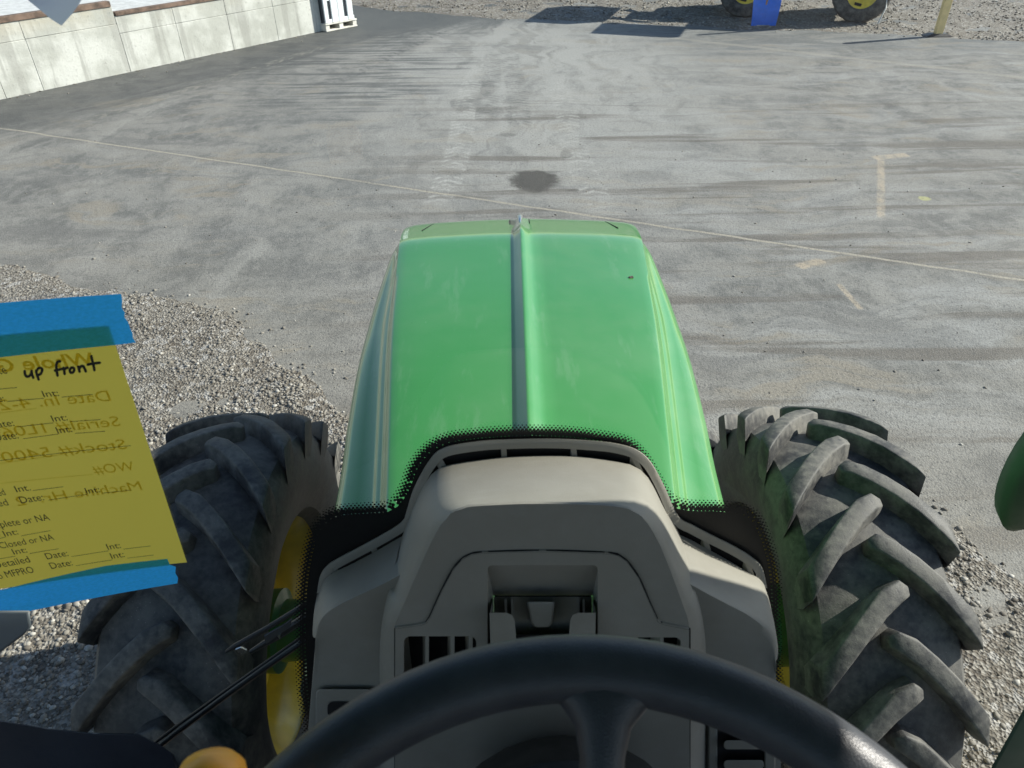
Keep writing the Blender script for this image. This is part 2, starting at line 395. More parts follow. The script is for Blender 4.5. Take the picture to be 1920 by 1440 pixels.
def sheet(name, x0, x1, y0, y1, st, fn, mat):
    nx = int((x1-x0)/st)+1; ny = int((y1-y0)/st)+1; vs = []
    for j in range(ny):
        for i in range(nx):
            x = x0+(x1-x0)*i/(nx-1); y = y0+(y1-y0)*j/(ny-1); vs.append((x, y, fn(x, y)))
    fs = [(j*nx+i, j*nx+i+1, (j+1)*nx+i+1, (j+1)*nx+i) for j in range(ny-1) for i in range(nx-1)]
    me = bpy.data.meshes.new(name); me.from_pydata(vs, [], fs)
    me.polygons.foreach_set('use_smooth', [True]*len(fs)); return link(name, me, mat)
tag(mk('ground', [(-600, -600, -.12), (600, -600, -.12), (600, 900, -.12), (-600, 900, -.12)], [(0, 1, 2, 3)], GRAV, smooth=0), kind='structure')
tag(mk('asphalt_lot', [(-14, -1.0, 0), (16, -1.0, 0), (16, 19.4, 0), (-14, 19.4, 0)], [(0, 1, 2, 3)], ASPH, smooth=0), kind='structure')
tag(sheet('gravel_verge', -9, 8, -2, 6.5, .05, lambda x, y: hgt(dnear(x, y), x, y, 1), GRAV), kind='structure')
tag(sheet('gravel_yard', -13.9, 16, 10.5, 34, .11, lambda x, y: hgt(dfar(x, y), x, y, 1.5), GRAV), kind='structure')

def stones(name, pts, seed, mat=STONE, ico=True, flat=.62):
    rng = np.random.default_rng(seed)
    if ico:
        g = (1+5**.5)/2
        bv = np.array([(-1, g, 0), (1, g, 0), (-1, -g, 0), (1, -g, 0), (0, -1, g), (0, 1, g), (0, -1, -g), (0, 1, -g), (g, 0, -1), (g, 0, 1), (-g, 0, -1), (-g, 0, 1)])/1.9
        bf = np.array([(0, 11, 5), (0, 5, 1), (0, 1, 7), (0, 7, 10), (0, 10, 11), (1, 5, 9), (5, 11, 4), (11, 10, 2), (10, 7, 6), (7, 1, 8), (3, 9, 4), (3, 4, 2), (3, 2, 6), (3, 6, 8), (3, 8, 9), (4, 9, 5), (2, 4, 11), (6, 2, 10), (8, 6, 7), (9, 8, 1)])
    else:
        bv = np.array([(1, 0, 0), (-1, 0, 0), (0, 1, 0), (0, -1, 0), (0, 0, 1), (0, 0, -1.)])
        bf = np.array([(0, 2, 4), (2, 1, 4), (1, 3, 4), (3, 0, 4), (2, 0, 5), (1, 2, 5), (3, 1, 5), (0, 3, 5)])
    P = np.array(pts); n = len(P)
    V = bv[None]*(1+rng.uniform(-.28, .28, (n, len(bv), 1)))
    V = V*np.stack([rng.uniform(.8, 1.5, n), rng.uniform(.7, 1.1, n), rng.uniform(flat*.7, flat*1.2, n)], 1)[:, None]
    a = rng.uniform(0, 6.28, n); ca, sa = np.cos(a), np.sin(a); tl = rng.uniform(-.5, .5, n); ct, st_ = np.cos(tl), np.sin(tl)
    y2 = V[..., 1]*ct[:, None]-V[..., 2]*st_[:, None]; z2 = V[..., 1]*st_[:, None]+V[..., 2]*ct[:, None]
    x3 = V[..., 0]*ca[:, None]-y2*sa[:, None]; y3 = V[..., 0]*sa[:, None]+y2*ca[:, None]
    V = np.stack([x3, y3, z2], -1)*P[:, 3, None, None]+P[:, None, :3]
    F = (bf[None]+(np.arange(n)*len(bv))[:, None, None]).reshape(-1, 3)
    me = bpy.data.meshes.new(name); me.vertices.add(V.shape[0]*V.shape[1]); me.vertices.foreach_set('co', V.reshape(-1).astype(np.float32))
    me.loops.add(F.size); me.loops.foreach_set('vertex_index', F.reshape(-1).astype(np.int32))
    me.polygons.add(len(F)); me.polygons.foreach_set('loop_start', np.arange(0, F.size, 3, dtype=np.int32)); me.polygons.foreach_set('loop_total', np.full(len(F), 3, np.int32))
    me.update(); at = me.attributes.new('tint', 'FLOAT', 'POINT'); at.data.foreach_set('value', np.repeat(rng.beta(1.6, 1.9, n), len(bv)).astype(np.float32))
    return tag(link(name, me, mat), kind='stuff')
rng = random.Random(11)
pts = []
def scatter(n, x0, x1, y0, y1, s0, s1, dfn, amp, lim, pw=2.2):
    k = 0
    for _ in range(n):
        x = rng.uniform(x0, x1); y = rng.uniform(y0, y1); d = dfn(x, y)
        if d < 0 and rng.random() > math.exp(d/lim)*.45: continue
        s = s0+(s1-s0)*rng.random()**pw
        if nz(x, y, 1.1, 20)+nz(x, y, 4, 31)*.4 < .03 and rng.random() < .82: continue
        z = max(hgt(d, x, y, amp), 0 if d < .12 else -1)
        pts.append((x, y, z+s*.12, s)); k += 1
scatter(62000, -3.4, -.45, 1.0, 5.6, .003, .016, dnear, 1, .10, 3)
scatter(12000, 1.0, 3.0, .8, 3.4, .0035, .017, dnear, 1, .12, 3)
scatter(2500, -6.5, -3.2, 3.5, 7.0, .006, .02, dnear, 1, .1, 3)
for _ in range(260):                                     # strays on the asphalt
    pts.append((rng.uniform(-5, 6), rng.uniform(2.8, 9), .002, rng.uniform(.004, .011)))
stones('loose_gravel', pts, 5)
pts = []
scatter(42000, -6, 13, 13, 23, .009, .032, dfar, 1.5, .08, 2.5)
stones('coarse_gravel', pts, 6, ico=False)

# ------------------------------------------------------------------ retaining wall with dock slab
W0, W2 = G(0, 187), G(605, 58); U = (W2-W0); LW = U.length; U.normalize(); NW = Vector((U.y, -U.x, 0))
def wallpt(px, py, off=0.0):
    d = ray(px, py); o = W0+NW*off; t = (o-CAM).dot(NW)/d.dot(NW); return CAM+d*t
def sz(px, py): q = wallpt(px, py); return (q-W0).dot(U), q.z
sA, zA = sz(40, 38); sB, zB = sz(209, 12); sB2, zB2 = sz(214, 33); sC, zC = sz(375, 3)
HL = (zA+zB)/2; HR = (zB2+zC)/2; SB = sB
wall = empty('retaining_wall', tuple(W0)); tag(wall, 'pale cast concrete retaining wall with rusty steel edge angle along the lot', 'wall')
wr = math.atan2(U.y, U.x); wall.rotation_euler.z = wr       # local x along wall, local -y towards lot
def wbox(name, s0, s1, y0, y1, z0, z1, mat, bev=.006):
    return MB().box(((s0+s1)/2, (y0+y1)/2, (z0+z1)/2), (s1-s0, y1-y0, z1-z0)).build(name, mat, wall, bevel=bev)
joints = [-4.2, sz(12, 184)[0]-1.9, sz(12, 184)[0], sz(82, 168)[0], SB, SB+.95, SB+1.9, SB+2.85, SB+3.75, LW]
for i in range(len(joints)-1):
    a, b = joints[i], joints[i+1]; h = HL if b <= SB+.01 else HR
    lo = h-.24
    o = wbox('lower_panel', a+.0015, b-.0015, 0, .2, -.15, lo-.0015, CONC)
    o = wbox('upper_panel', a+.0015, b-.0015, 0.004, .2, lo+.0015, h, CONC)
wbox('wall_core', -4.2, SB-.012, .02, .6, -.1, HL-.01, CONC, 0); wbox('wall_core', SB+.012, LW-.01, .02, .6, -.1, HR-.01, CONC, 0)
wbox('end_panel', LW-.2, LW, .203, 9, -.15, HR, CONC)
wbox('edge_angle', -4.2, SB-.01, -.012, .1, HL+.001, HL+.075, RUST, .004)
wbox('edge_angle', SB+.02, LW, -.012, .1, HR+.001, HR+.055, RUST, .004)
wbox('dock_slab', -4.2, SB-.01, .1, 9, HL-.1, HL+.071, SLAB, 0); wbox('dock_slab', SB+.012, LW-.01, .1, 9, HR-.1, HR+.051, SLAB, 0)
ch = []
for _ in range(70):
    s = random.uniform(.1, LW-.3); o = abs(random.gauss(0, .05))+.01 if random.random() < .8 else random.uniform(.05, .6)
    q = W0+U*s+NW*o; ch.append((q.x, q.y, .006, random.uniform(.006, .02)))
stones('wall_rubble', ch, 9, flat=.3)

# white box on pallet
pb = G(612, 60); pal = empty('pallet_box', tuple(pb), R_(48)); tag(pal, 'white slotted plastic container standing on a white pallet at the end of the wall', 'container')
WPL = plain('white_plastic', (.74, .78, .80), .5, var=.06)
WWD = plain('white_wood', (.66, .64, .58), .7, var=.15)
for z in (.015, .125): MB().box((.36, .45, z), (.74, .95, .022)).build('deck_board', WWD, pal, bevel=.003)
for x in (.04, .36, .68): MB().box((x, .45, .07), (.09, .92, .085)).build('bearer', WWD, pal, bevel=.003)
MB().box((.36, .45, .64), (.62, .82, .98)).build('container_body', plain('slot_dark', (.16, .17, .175), .7), pal)
for i in range(4):
    x = (.06, .255, .40, .60)[i]; wd = (.09, .15, .13, .10)[i]
    MB().box((x, .012, .64), (wd, .03, 1.0)).build('side_rib', WPL, pal, bevel=.006)
for z, h in ((.17, .06), (.72, .42)): MB().box((.36, .02, z), (.68, .03, h)).build('side_panel', WPL, pal, bevel=.006)
MB().box((.68, .45, .64), (.03, .86, 1.0)).build('side_panel', WPL, pal, bevel=.006)
MB().box((.36, .45, 1.15), (.72, .9, .03)).build('lid', WPL, pal, bevel=.006)

# yellow marker post
q = G(1757, 68); post = empty('marker_post', tuple(q)); tag(post, 'pale yellow square marker post standing on a black rubber base at the asphalt edge', 'post')
MB().box((0, 0, .62), (.125, .10, 1.16)).build('post_shaft', plain('pale_yellow_wood', (.86, .64, .30), .6, var=.1), post, bevel=.004)
MB().add([(-.24, -.1, .01), (.24, -.1, .01), (.24, .12, .01), (-.24, .12, .01), (-.14, -.06, .05), (.14, -.06, .05), (.14, .08, .05), (-.14, .08, .05)],
         [(0, 1, 5, 4), (1, 2, 6, 5), (2, 3, 7, 6), (3, 0, 4, 7), (4, 5, 6, 7)]).build('rubber_base', BLACK, post)

# ------------------------------------------------------------------ wheels
def tyre_prof(h, R, r0):
    q = [(-.62, r0), (-.86, r0+.03), (-1.0, r0+.10), (-1.03, r0+.17), (-.97, R-.105), (-.86, R-.076), (-.62, R-.062), (-.3, R-.055), (0, R-.053)]
    q = q+[(-a, b) for a, b in q[-2::-1]]
    return [(a*h, b) for a, b in q]
def lug_mesh(sg, h, R, pitch):
    st = [-.035, -.012, .03, .075, .12, .16, h-.012, h+.004]; m = MB(); rows = []
    for i, s in enumerate(st):
        k = max(s, 0)/h; lead = -(.16*k+.055*k*k)                       # sweep back towards the shoulder
        rt = R-.003-.018*max(0, k-.55)/.45; rb = R-.064-.03*k**3
        wt = .032+.008*k; wb = wt+.012
        if i == 0: wt, wb, rt = .012, .02, R-.012
        if i == 1: wt, wb = .026, .038
        if i == 7: rt -= .004
        row = []
        for off, r in ((-wb, rb), (-wt, rt-.004), (-wt*.8, rt), (wt*.8, rt), (wt, rt-.004), (wb*.92, rb)):
            a = (lead+off)/R; row.append(Vector((sg*s, r*math.sin(a), r*math.cos(a))))
        rows.append(row)
    # foot running down the sidewall
    row = []
    for off, r in ((-.03, R-.16), (-.027, R-.155), (-.02, R-.15), (.012, R-.15), (.018, R-.155), (.022, R-.16)):
        a = (-.235+off)/R; row.append(Vector((sg*(h*1.0), r*math.sin(a), r*math.cos(a))))
    rows.append(row)
    m.grid(rows); n = len(m.v)
    m.f += [tuple(range(6)), tuple(range(n-6, n))[::-1]]
    me = bpy.data.meshes.new('lug'); me.from_pydata([tuple(v) for v in m.v], [], m.f)
    bm = bmesh.new(); bm.from_mesh(me); bmesh.ops.recalc_face_normals(bm, faces=bm.faces)
    bmesh.ops.bevel(bm, geom=[e for e in bm.edges if e.calc_face_angle(0) > R_(38)], offset=.0022, segments=1, affect='EDGES', clamp_overlap=True)
    bm.to_mesh(me); bm.free(); me.polygons.foreach_set('use_smooth', [True]*len(me.polygons)); me.set_sharp_from_angle(angle=R_(50))
    me.materials.append(LUGM); return me
def front_wheel(cx, cy, R, h, n, parent, ph):
    ty = MB().revolve(tyre_prof(h, R, .37), n=96).build('tyre', RUBBER, parent, loc=(cx, cy, R))
    for sg in (-1, 1):
        me = LM[sg]
        for k in range(n):
            o = bpy.data.objects.new('lug', me); COL.objects.link(o); o.parent = ty
            o.rotation_euler.x = -2*math.pi*(k+(.5 if sg > 0 else 0)+ph)/n
    sx = 1 if cx < 0 else -1                              # sx points to the tractor's centre line
    pr = [(.13, .385), (.137, .400), (.125, .405), (.118, .385), (.10, .375), (.07, .345), (.02, .325), (-.03, .32), (-.05, .25), (-.035, .2), (-.03, .0)]
    rim = MB().revolve([(sx*a, b) for a, b in pr], n=64)
    rim.revolve([(sx*-.13, .385), (sx*-.135, .402), (sx*-.12, .385), (sx*-.08, .345), (sx*-.03, .32)], n=64)
    ro = rim.build('wheel_rim', YEL, parent, loc=(cx, cy, R))
    hub = MB().revolve([(sx*.0, .0), (sx*.0, .13), (sx*.09, .135), (sx*.10, .10), (sx*.22, .09), (sx*.22, 0)], n=32).build('wheel_hub', DGREEN, parent, loc=(cx, cy, R))
    for k in range(8):
        a = 2*math.pi*k/8; MB().tube([(sx*-.035, .165*math.cos(a), .165*math.sin(a)), (sx*-.01, .165*math.cos(a), .165*math.sin(a))], .014, 6).build('bolt', STEEL, ro)
    return ty
TR, TH = .72, .192
LM = {s: lug_mesh(s, TH, TR, 0) for s in (-1, 1)}
trac = empty('tractor', (0, 0, 0))
tag(trac, 'green tractor with long hood and big lugged front tyres, seen from its own cab', 'tractor')
front_wheel(-.885, 1.5, TR, TH, 19, trac, .1)
front_wheel(.89, 1.5, TR, TH, 19, trac, .42)
ax = MB(); ax.box((0, 1.5, .70), (1.25, .16, .18)).box((0, 1.5, .82), (.34, .34, .3)); ax.build('front_axle', DGREEN, trac, bevel=.02)
MB().box((0, 1.2, .95), (.46, 1.9, .55)).build('engine_block', BLACK, trac, bevel=.02)
MB().box((0, 2.15, .8), (.3, .45, .3)).build('front_weight_bracket', DGREEN, trac, bevel=.02)

# ------------------------------------------------------------------ hood
XW = [(.7, .25), (1.0, .278), (1.22, .302), (1.68, .352), (2.2, .394), (2.36, .408), (2.46, .412), (2.51, .408), (2.53, .400)]
XS = [(.7, .39), (1.16, .412), (1.37, .43), (1.65, .447), (1.96, .447), (2.24, .434), (2.36, .424), (2.46, .418), (2.51, .411), (2.53, .402)]
ZT = [(.7, 1.80), (1.2, 1.80), (1.7, 1.792), (2.0, 1.782), (2.20, 1.776), (2.25, 1.770), (2.32, 1.753), (2.40, 1.733), (2.48, 1.713), (2.51, 1.705), (2.53, 1.699)]
HS = .87                                               # hood length, width and drop below the eye
ZT = [(a*HS, 2.8-(2.8-b)*HS) for a, b in ZT]; XW = [(a*HS, b*HS) for a, b in XW]; XS = [(a*HS, b*HS) for a, b in XS]
def section(y, zt, xw, xs, k, rk):
    xw, xs = xw/HS, xs/HS
    L = []
    g = [(xw*.25, .003), (xw*.5, -.001), (xw*.75, -.006), (xw*.92, -.012), (xw*.975, -.0155), (xw, -.019),
         (xw+.003*k, -.023-.003*k), (xw+.006*k, -.026-.014*k), (xw+.012*k, -.029-.028*k), (xw+.018*k, -.031-.031*k), (xw+.024*k, -.033-.031*k),
         (xw+.030*k, -.035-.035*k), (xw+.036*k, -.037-.039*k)]
    e = xw+.036*k; zz = -.037-.039*k; w_ = max(xs-e, .004)
    g += [(e+w_*.35, zz-.006), (e+w_*.7, zz-.016), (e+w_*.9, zz-.026), (xs-.002, zz-.040), (xs+.003, zz-.06), (xs+.004, zz-.14), (xs-.002, zz-.32), (xs-.03, zz-.60)]
    left = [(-a, b) for a, b in g[::-1]]
    ridge = [(-.045, .0035), (-.026*rk-.002, .004), (-.022*rk, .006), (-.003, .0055+.019*rk), (.0, .0055+.0205*rk), (.005, .005+.020*rk), (.014, .005+.015*rk), (.026, .005+.006*rk), (.042, .0045), (.07, .0035)]
    return [Vector((x*HS, y, zt+z*HS)) for x, z in left+ridge+g]
rows = []
ys = [.7+.05*i for i in range(29)]+[2.13, 2.16, 2.19, 2.22, 2.25, 2.28, 2.305, 2.33, 2.36, 2.39, 2.42, 2.45, 2.475, 2.495, 2.51, 2.52, 2.53]
ZTs = cr([(a, b, 0) for a, b in ZT], 60); ZTs = [(v.x, v.y) for v in ZTs]
XWs = [(v.x, v.y) for v in cr([(a, b, 0) for a, b in XW], 60)]; XSs = [(v.x, v.y) for v in cr([(a, b, 0) for a, b in XS], 60)]
ys = [y*HS for y in ys]
for y in ys:
    k = max(0, min(1, (2.3-y/HS)/.5))
    rows.append(section(y, lerp(ZTs, y), lerp(XWs, y), lerp(XSs, y), k**.8, 1.0 if y/HS < 2.3 else max(.2, 1-(y/HS-2.3)*4)))
for dy, dz, sc in ((2.546, -.022, .985), (2.556, -.055, .965), (2.562, -.12, .95), (2.555, -.30, .93), (2.51, -.65, .88)):
    base = rows[len(ys)-1]; z0 = 2.8-1.1*HS
    rows.append([Vector((v.x*sc, dy*HS, z0+dz*HS+(v.z-z0)*(1 if dz > -.2 else .25))) for v in base])
hm = MB().grid(rows)
hood = hm.build('hood', GREEN, trac, smooth=50)
# seams of the nose cap, and the badge at its tip
def hz(x, y):
    best = None
    r = section(y, lerp(ZTs, y), lerp(XWs, y), lerp(XSs, y), 0, .5)
    for a, b in zip(r, r[1:]):
        if a.x <= x <= b.x and b.x > a.x: return a.z+(b.z-a.z)*(x-a.x)/(b.x-a.x)
    return 1.7
for sx in (-1, 1):
    MB().tube([(sx*.335, 2.335+.0*i, 0) if 0 else (sx*(.294-.0035*i), 2.07+.016*i, hz(.287, 2.07+.016*i)+.0006) for i in range(8)], .0016, 6).build('panel_gap', CAVITY, hood)
    MB().tube([(sx*.03, 2.105+.015*i, hz(sx*.03, 2.105+.015*i)+.0006) for i in range(6)], .0012, 6).build('panel_gap', CAVITY, hood)
MB().tube([(0, y*HS, 2.8-(2.8-z)*HS) for y, z in ((2.38, 1.744), (2.41, 1.748), (2.45, 1.742), (2.49, 1.730), (2.53, 1.716), (2.545, 1.69))], [.002, .005, .008, .0095, .008, .004], 12).build('nose_badge', STEEL, hood)
MB().tube([(.272, 1.68, hz(.272, 1.68)), (.282, 1.683, hz(.28, 1.683)+.001)], .004, 6).build('dirt_chip', STONE, hood)

# ------------------------------------------------------------------ windshield with printed border
def glassmat():
    t = NT('windshield_glass'); tr = t.nd('ShaderNodeBsdfTransparent'); gl = t.nd('ShaderNodeBsdfGlossy'); mx = t.nd('ShaderNodeMixShader')
    tr.inputs[0].default_value = (.93, .965, .945, 1); gl.inputs['Roughness'].default_value = .02
    ge = t.nd('ShaderNodeNewGeometry'); dt = t.nd('ShaderNodeVectorMath', operation='DOT_PRODUCT'); t.t.links.new(ge.outputs['Normal'], dt.inputs[0]); t.t.links.new(ge.outputs['Incoming'], dt.inputs[1])
    sch = t.math('ADD', t.math('MULTIPLY', t.math('POWER', t.math('SUBTRACT', 1.0, t.math('ABSOLUTE', dt.outputs['Value'])), 5.0), .92), .06)
    t.put(mx.inputs[0], sch); t.t.links.new(tr.outputs[0], mx.inputs[1]); t.t.links.new(gl.outputs[0], mx.inputs[2])
    # dust specks, thinly spread
    p = t.pos(); sp = t.math('MULTIPLY', t.ss(t.vor(p, 95), .05, .02), t.ss(t.noise(p, 9, 3), .5, .62)); df = t.nd('ShaderNodeBsdfDiffuse'); df.inputs[0].default_value = (.6, .6, .58, 1); m2 = t.nd('ShaderNodeMixShader')
    t.put(m2.inputs[0], t.math('MULTIPLY', sp, .5)); t.t.links.new(mx.outputs[0], m2.inputs[1]); t.t.links.new(df.outputs[0], m2.inputs[2])
    t.t.links.new(m2.outputs[0], t.out.inputs[0]); return t.m
GLASS = glassmat()
rows = []
for z in (1.45, 2.0, 2.5, 2.95): rows.append([Vector((x/40, Yg(x/40)+.003, z)) for x in range(-30, 31, 2)])
ws = MB().grid(rows).build('windshield', GLASS, trac)
OUT = [(572, 1470), (566, 1370), (556, 1290), (552, 1180), (557, 1080), (575, 1000), (600, 963), (634, 946), (695, 941), (729, 936), (751, 902), (762, 872), (790, 835), (832, 811), (900, 801), (985, 796),
       (1060, 798), (1120, 805), (1180, 818), (1215, 848), (1240, 890), (1262, 925), (1290, 936), (1350, 938), (1400, 945), (1428, 965), (1447, 1005), (1460, 1050), (1467, 1110), (1466, 1200), (1470, 1300), (1475, 1470)]
OUTs = [(v.x, v.y) for v in cr([(a, b, 0) for a, b in OUT], 150)]
CONT = [(620, 1470), (615, 1300), (618, 1160), (640, 1095), (720, 1050), (775, 1000), (815, 915), (850, 870), (950, 850), (1050, 850), (1150, 858), (1195, 880), (1235, 945), (1262, 1000), (1310, 1040), (1400, 1095), (1420, 1160), (1430, 1300), (1435, 1470)]
INs = [(v.x, v.y) for v in cr([(a, b, 0) for a, b in CONT], 150)]
solid = offset(OUTs, -21)
MB().grid([[glass(*q, .001) for q in solid], [glass(*q, .001) for q in INs]]).build('frit_band', CERAMIC, ws)
dots = MB(); SP = 7.4
arc = 0; prev = None; acc = []
for i, q in enumerate(OUTs):
    if prev: arc += (Vector(q)-Vector(prev)).length
    acc.append(arc); prev = q
L_ = acc[-1]
def at_arc(s):
    for i in range(len(acc)-1):
        if acc[i+1] >= s:
            t = (s-acc[i])/(acc[i+1]-acc[i]); a, b = Vector(OUTs[i]), Vector(OUTs[i+1]); d = (b-a).normalized(); return a+(b-a)*t, Vector((-d.y, d.x))*1
    return Vector(OUTs[-1]), Vector((0, 1))
for k, (rr, dd) in enumerate(((1.5, 1), (2.3, 5.2), (3.1, 9.4), (3.9, 13.6), (4.5, 18))):
    s = (k % 2)*SP/2
    while s < L_:
        q, nn = at_arc(s); c2 = q+nn*dd; s += SP
        c3 = glass(c2.x, c2.y, .0014); e = glass(c2.x+rr, c2.y, .0014); r3 = (e-c3).length
        tx = Vector((1, -.7*c3.x, 0)).normalized(); n0 = len(dots.v)
        dots.v += [c3+tx*r3*math.cos(a*math.pi/4)+Vector((0, 0, 1))*r3*1.15*math.sin(a*math.pi/4) for a in range(8)]
        dots.f.append(tuple(range(n0, n0+8)))
me = bpy.data.meshes.new('frit_dots'); me.from_pydata([tuple(v) for v in dots.v], [], dots.f); tag(link('frit_dots', me, CERAMIC, ws), kind='stuff')

# ------------------------------------------------------------------ front console
con = empty('front_console'); con.parent = trac
A = [(594, 1113), (600, 1080), (612, 1061), (632, 1047), (701, 1010), (752, 979), (762, 958), (776, 915), (804, 864), (832, 839), (895, 827), (960, 823), (1040, 822), (1112, 826), (1155, 831), (1192, 842), (1219, 864), (1244, 908), (1271, 966), (1300, 984), (1330, 1000), (1376, 1023), (1407, 1042), (1428, 1062), (1439, 1103)]
As = [(v.x, v.y) for v in cr([(a, b, 0) for a, b in A], 120)]
A2 = offset(As, -9); A3 = offset(As, -13)
dn = Vector((0, -.001, -.0035))
trim = MB().grid([[glass(*q, .002)+Vector((0, 0, -.002)) for q in As], [glass(*q, .004) for q in As], [glass(*q, .006)+Vector((0, 0, .0015)) for q in offset(As, -3)], [glass(*q, .008)+Vector((0, 0, .0015)) for q in A2], [glass(*q, .009) for q in A3], [glass(*q, .009)+dn for q in A3]])
trim.build('defrost_trim', DASH, con, smooth=40)
hump = [((716, 1540), .50, (740, 1540)), ((715, 1300), .50, (740, 1300)), ((716, 1205), .50, (739, 1200)), ((727, 1125), .515, (741, 1172)), ((742, 1055), .545, (750, 1150)),
        ((755, 1003), 0, (762, 1122)), ((766, 975), 0, (772, 1098)), ((778, 945), 0, (788, 1062)), ((792, 915), 0, (806, 1022)), ((806, 893), 0, (824, 988)), ((820, 879), 0, (845, 963)), ((843, 871), 0, (876, 951)), ((900, 862), 0, (930, 947)),
        ((960, 856), 0, (980, 945)), ((1040, 854), 0, (1040, 945)), ((1100, 857), 0, (1100, 946)), ((1150, 864), 0, (1150, 949)), ((1185, 872), 0, (1178, 954)), ((1205, 884), 0, (1203, 968)), ((1220, 903), 0, (1220, 990)),
        ((1234, 930), 0, (1238, 1023)), ((1247, 957), 0, (1256, 1067)), ((1258, 975), 0, (1268, 1100)), ((1275, 1003), 0, (1278, 1127)), ((1290, 1060), .545, (1287, 1152)), ((1308, 1130), .515, (1292, 1175)), ((1320, 1208), .50, (1294, 1203)), ((1321, 1300), .50, (1294, 1300)), ((1322, 1540), .50, (1294, 1540))]
lip = []; h1 = []
for a, y, b in hump:
    lip.append(yplane(*a, y) if y else glass(*a, .012)); h1.append(face(*b))
N = 110
lipc = cr(lip, N)
# resample h1 with the same parameter as the lip
D = [0]
for i in range(1, len(lip)): D.append(D[-1]+(lip[i]-lip[i-1]).length)
def samp(P, D, n):
    out = []
    for k in range(n):
        d = D[-1]*k/(n-1); i = 0
        while i < len(P)-2 and D[i+1] < d: i += 1
        t = (d-D[i])/max(D[i+1]-D[i], 1e-9); a, b, c, e = P[max(i-1, 0)], P[i], P[i+1], P[min(i+2, len(P)-1)]
        m1 = (c-a)*.5; m2 = (e-b)*.5
        out.append(b*(2*t**3-3*t*t+1)+m1*(t**3-2*t*t+t)+c*(-2*t**3+3*t*t)+m2*(t**3-t*t))
    return out
h1c = samp(h1, D, N); NR = 12; rows = []
ctr = Vector((.03, 0, 2.1))
for i in range(NR+1):
    t = i/NR; row = []
    for a, b in zip(lipc, h1c):
        o = Vector((a.x-ctr.x, 0, max(a.z-ctr.z, 0)*1.1)); o = o/max(o.length, 1e-6)
        c = Vector((b.x+(a.x-b.x)*.55, b.y+.012, b.z+(a.z-b.z)*.55))+o*.013
        row.append(a*(1-t)**2+c*2*t*(1-t)+b*t*t)
    rows.append(row)
rows = [[v+Vector((0, .002, -.016)) for v in rows[0]]]+rows
MB().grid(rows).build('console_hump', DASH, con, smooth=60)
SEAM = [(741, 1177), (780, 1172), (798, 1168), (806, 1157), (828, 1108), (850, 1067), (868, 1047), (885, 1039), (905, 1036), (1017, 1033), (1140, 1037), (1160, 1042), (1176, 1053), (1198, 1084), (1218, 1130), (1232, 1160), (1240, 1168), (1292, 1179)]
def poly(name, outer, holes, mat, dy, thick=.004, bev=.0):
    loops = [[face(*q, dy=dy) for q in outer]]+[[face(*q, dy=dy) for q in h] for h in holes]
    l2 = [[Vector((v.x, v.z, 0)) for v in l] for l in loops]
    tri = tessellate_polygon(l2); flat = [v for l in loops for v in l]; m = MB(); m.add(flat, [tuple(t) for t in tri])
    n = 0
    for l in loops:                                      # edge thickness
        k = len(l); back = [v+Vector((0, thick, 0)) for v in l]
        m.add(l+back, [(i, (i+1) % k, k+(i+1) % k, k+i) for i in range(k)])
    return m.build(name, mat, con, smooth=30)
h1px = [b for a, y, b in hump if b[1] < 1176]
poly('console_face', h1px+SEAM[::-1][0:0]+[(1292, 1179)]+SEAM[::-1][1:-1]+[(741, 1177)], [], DASH, 0, .003)
def rrect(x0, y0, x1, y1, r=8, n=4, skew=0):
    out = []
    for cx_, cy_, a0 in ((x1-r, y0+r, -90), (x1-r, y1-r, 0), (x0+r, y1-r, 90), (x0+r, y0+r, 180)):
        for k in range(n+1): a = R_(a0+90*k/n); out.append((cx_+r*math.cos(a), cy_+r*math.sin(a)))
    return out
REC = rrect(914, 1060, 1121, 1262, 8); VL = rrect(757, 1193, 893, 1330, 12); VR = rrect(1150, 1195, 1277, 1330, 12)
poly('console_inner_panel', SEAM+[(1294, 1540), (740, 1540)], [REC, VL, VR], DASH, -.0025, .004)
MB().tube([face(*q, dy=-.0012) for q in [(v.x, v.y) for v in cr([(a, b, 0) for a, b in SEAM], 60)]], .0014, 6).build('panel_gap', CAVITY, con)
for sgn, x in ((-1, 740), (1, 1294)): MB().tube([face(x, y, dy=-.0008) for y in (1178, 1300, 1540)], .0005, 6).build('panel_gap', CAVITY, con)
# recess back, tray
def fp(x, y, dy): return face(x, y, dy=dy)
rc = MB(); rc.add([fp(911, 1056, 0.001), fp(1124, 1056, 0.001), fp(1110, 1117, .03), fp(926, 1117, .03)], [(0, 1, 2, 3)])
rc.add([fp(911, 1056, .001), fp(926, 1117, .03), fp(926, 1300, .03), fp(911, 1300, 0.001)], [(0, 1, 2, 3)]); rc.add([fp(1124, 1056, .001), fp(1110, 1117, .03), fp(1110, 1300, .03), fp(1124, 1300, 0.001)], [(0, 1, 2, 3)])
rc.build('recess_wall', DASH, con)
tr = MB()
def slab(m, pts, d0, d1):
    n = len(pts); a = [fp(x, y, d0) for x, y in pts]; b = [fp(x, y, d1) for x, y in pts]
    m.add(a+b, [tuple(range(n)), tuple(range(n, 2*n))[::-1]]+[(i, (i+1) % n, n+(i+1) % n, n+i) for i in range(n)])
slab(tr, [(918, 1149), (950, 1149), (960, 1153), (965, 1163), (973, 1262), (921, 1262)], -.018, -.014)
slab(tr, [(1117, 1149), (1085, 1149), (1074, 1153), (1069, 1163), (1062, 1262), (1115, 1262)], -.018, -.014)
tr.add([fp(926, 1119, .028), fp(918, 1149, -.018), fp(921, 1262, -.018), fp(926, 1262, .028)], [(0, 1, 2, 3)])
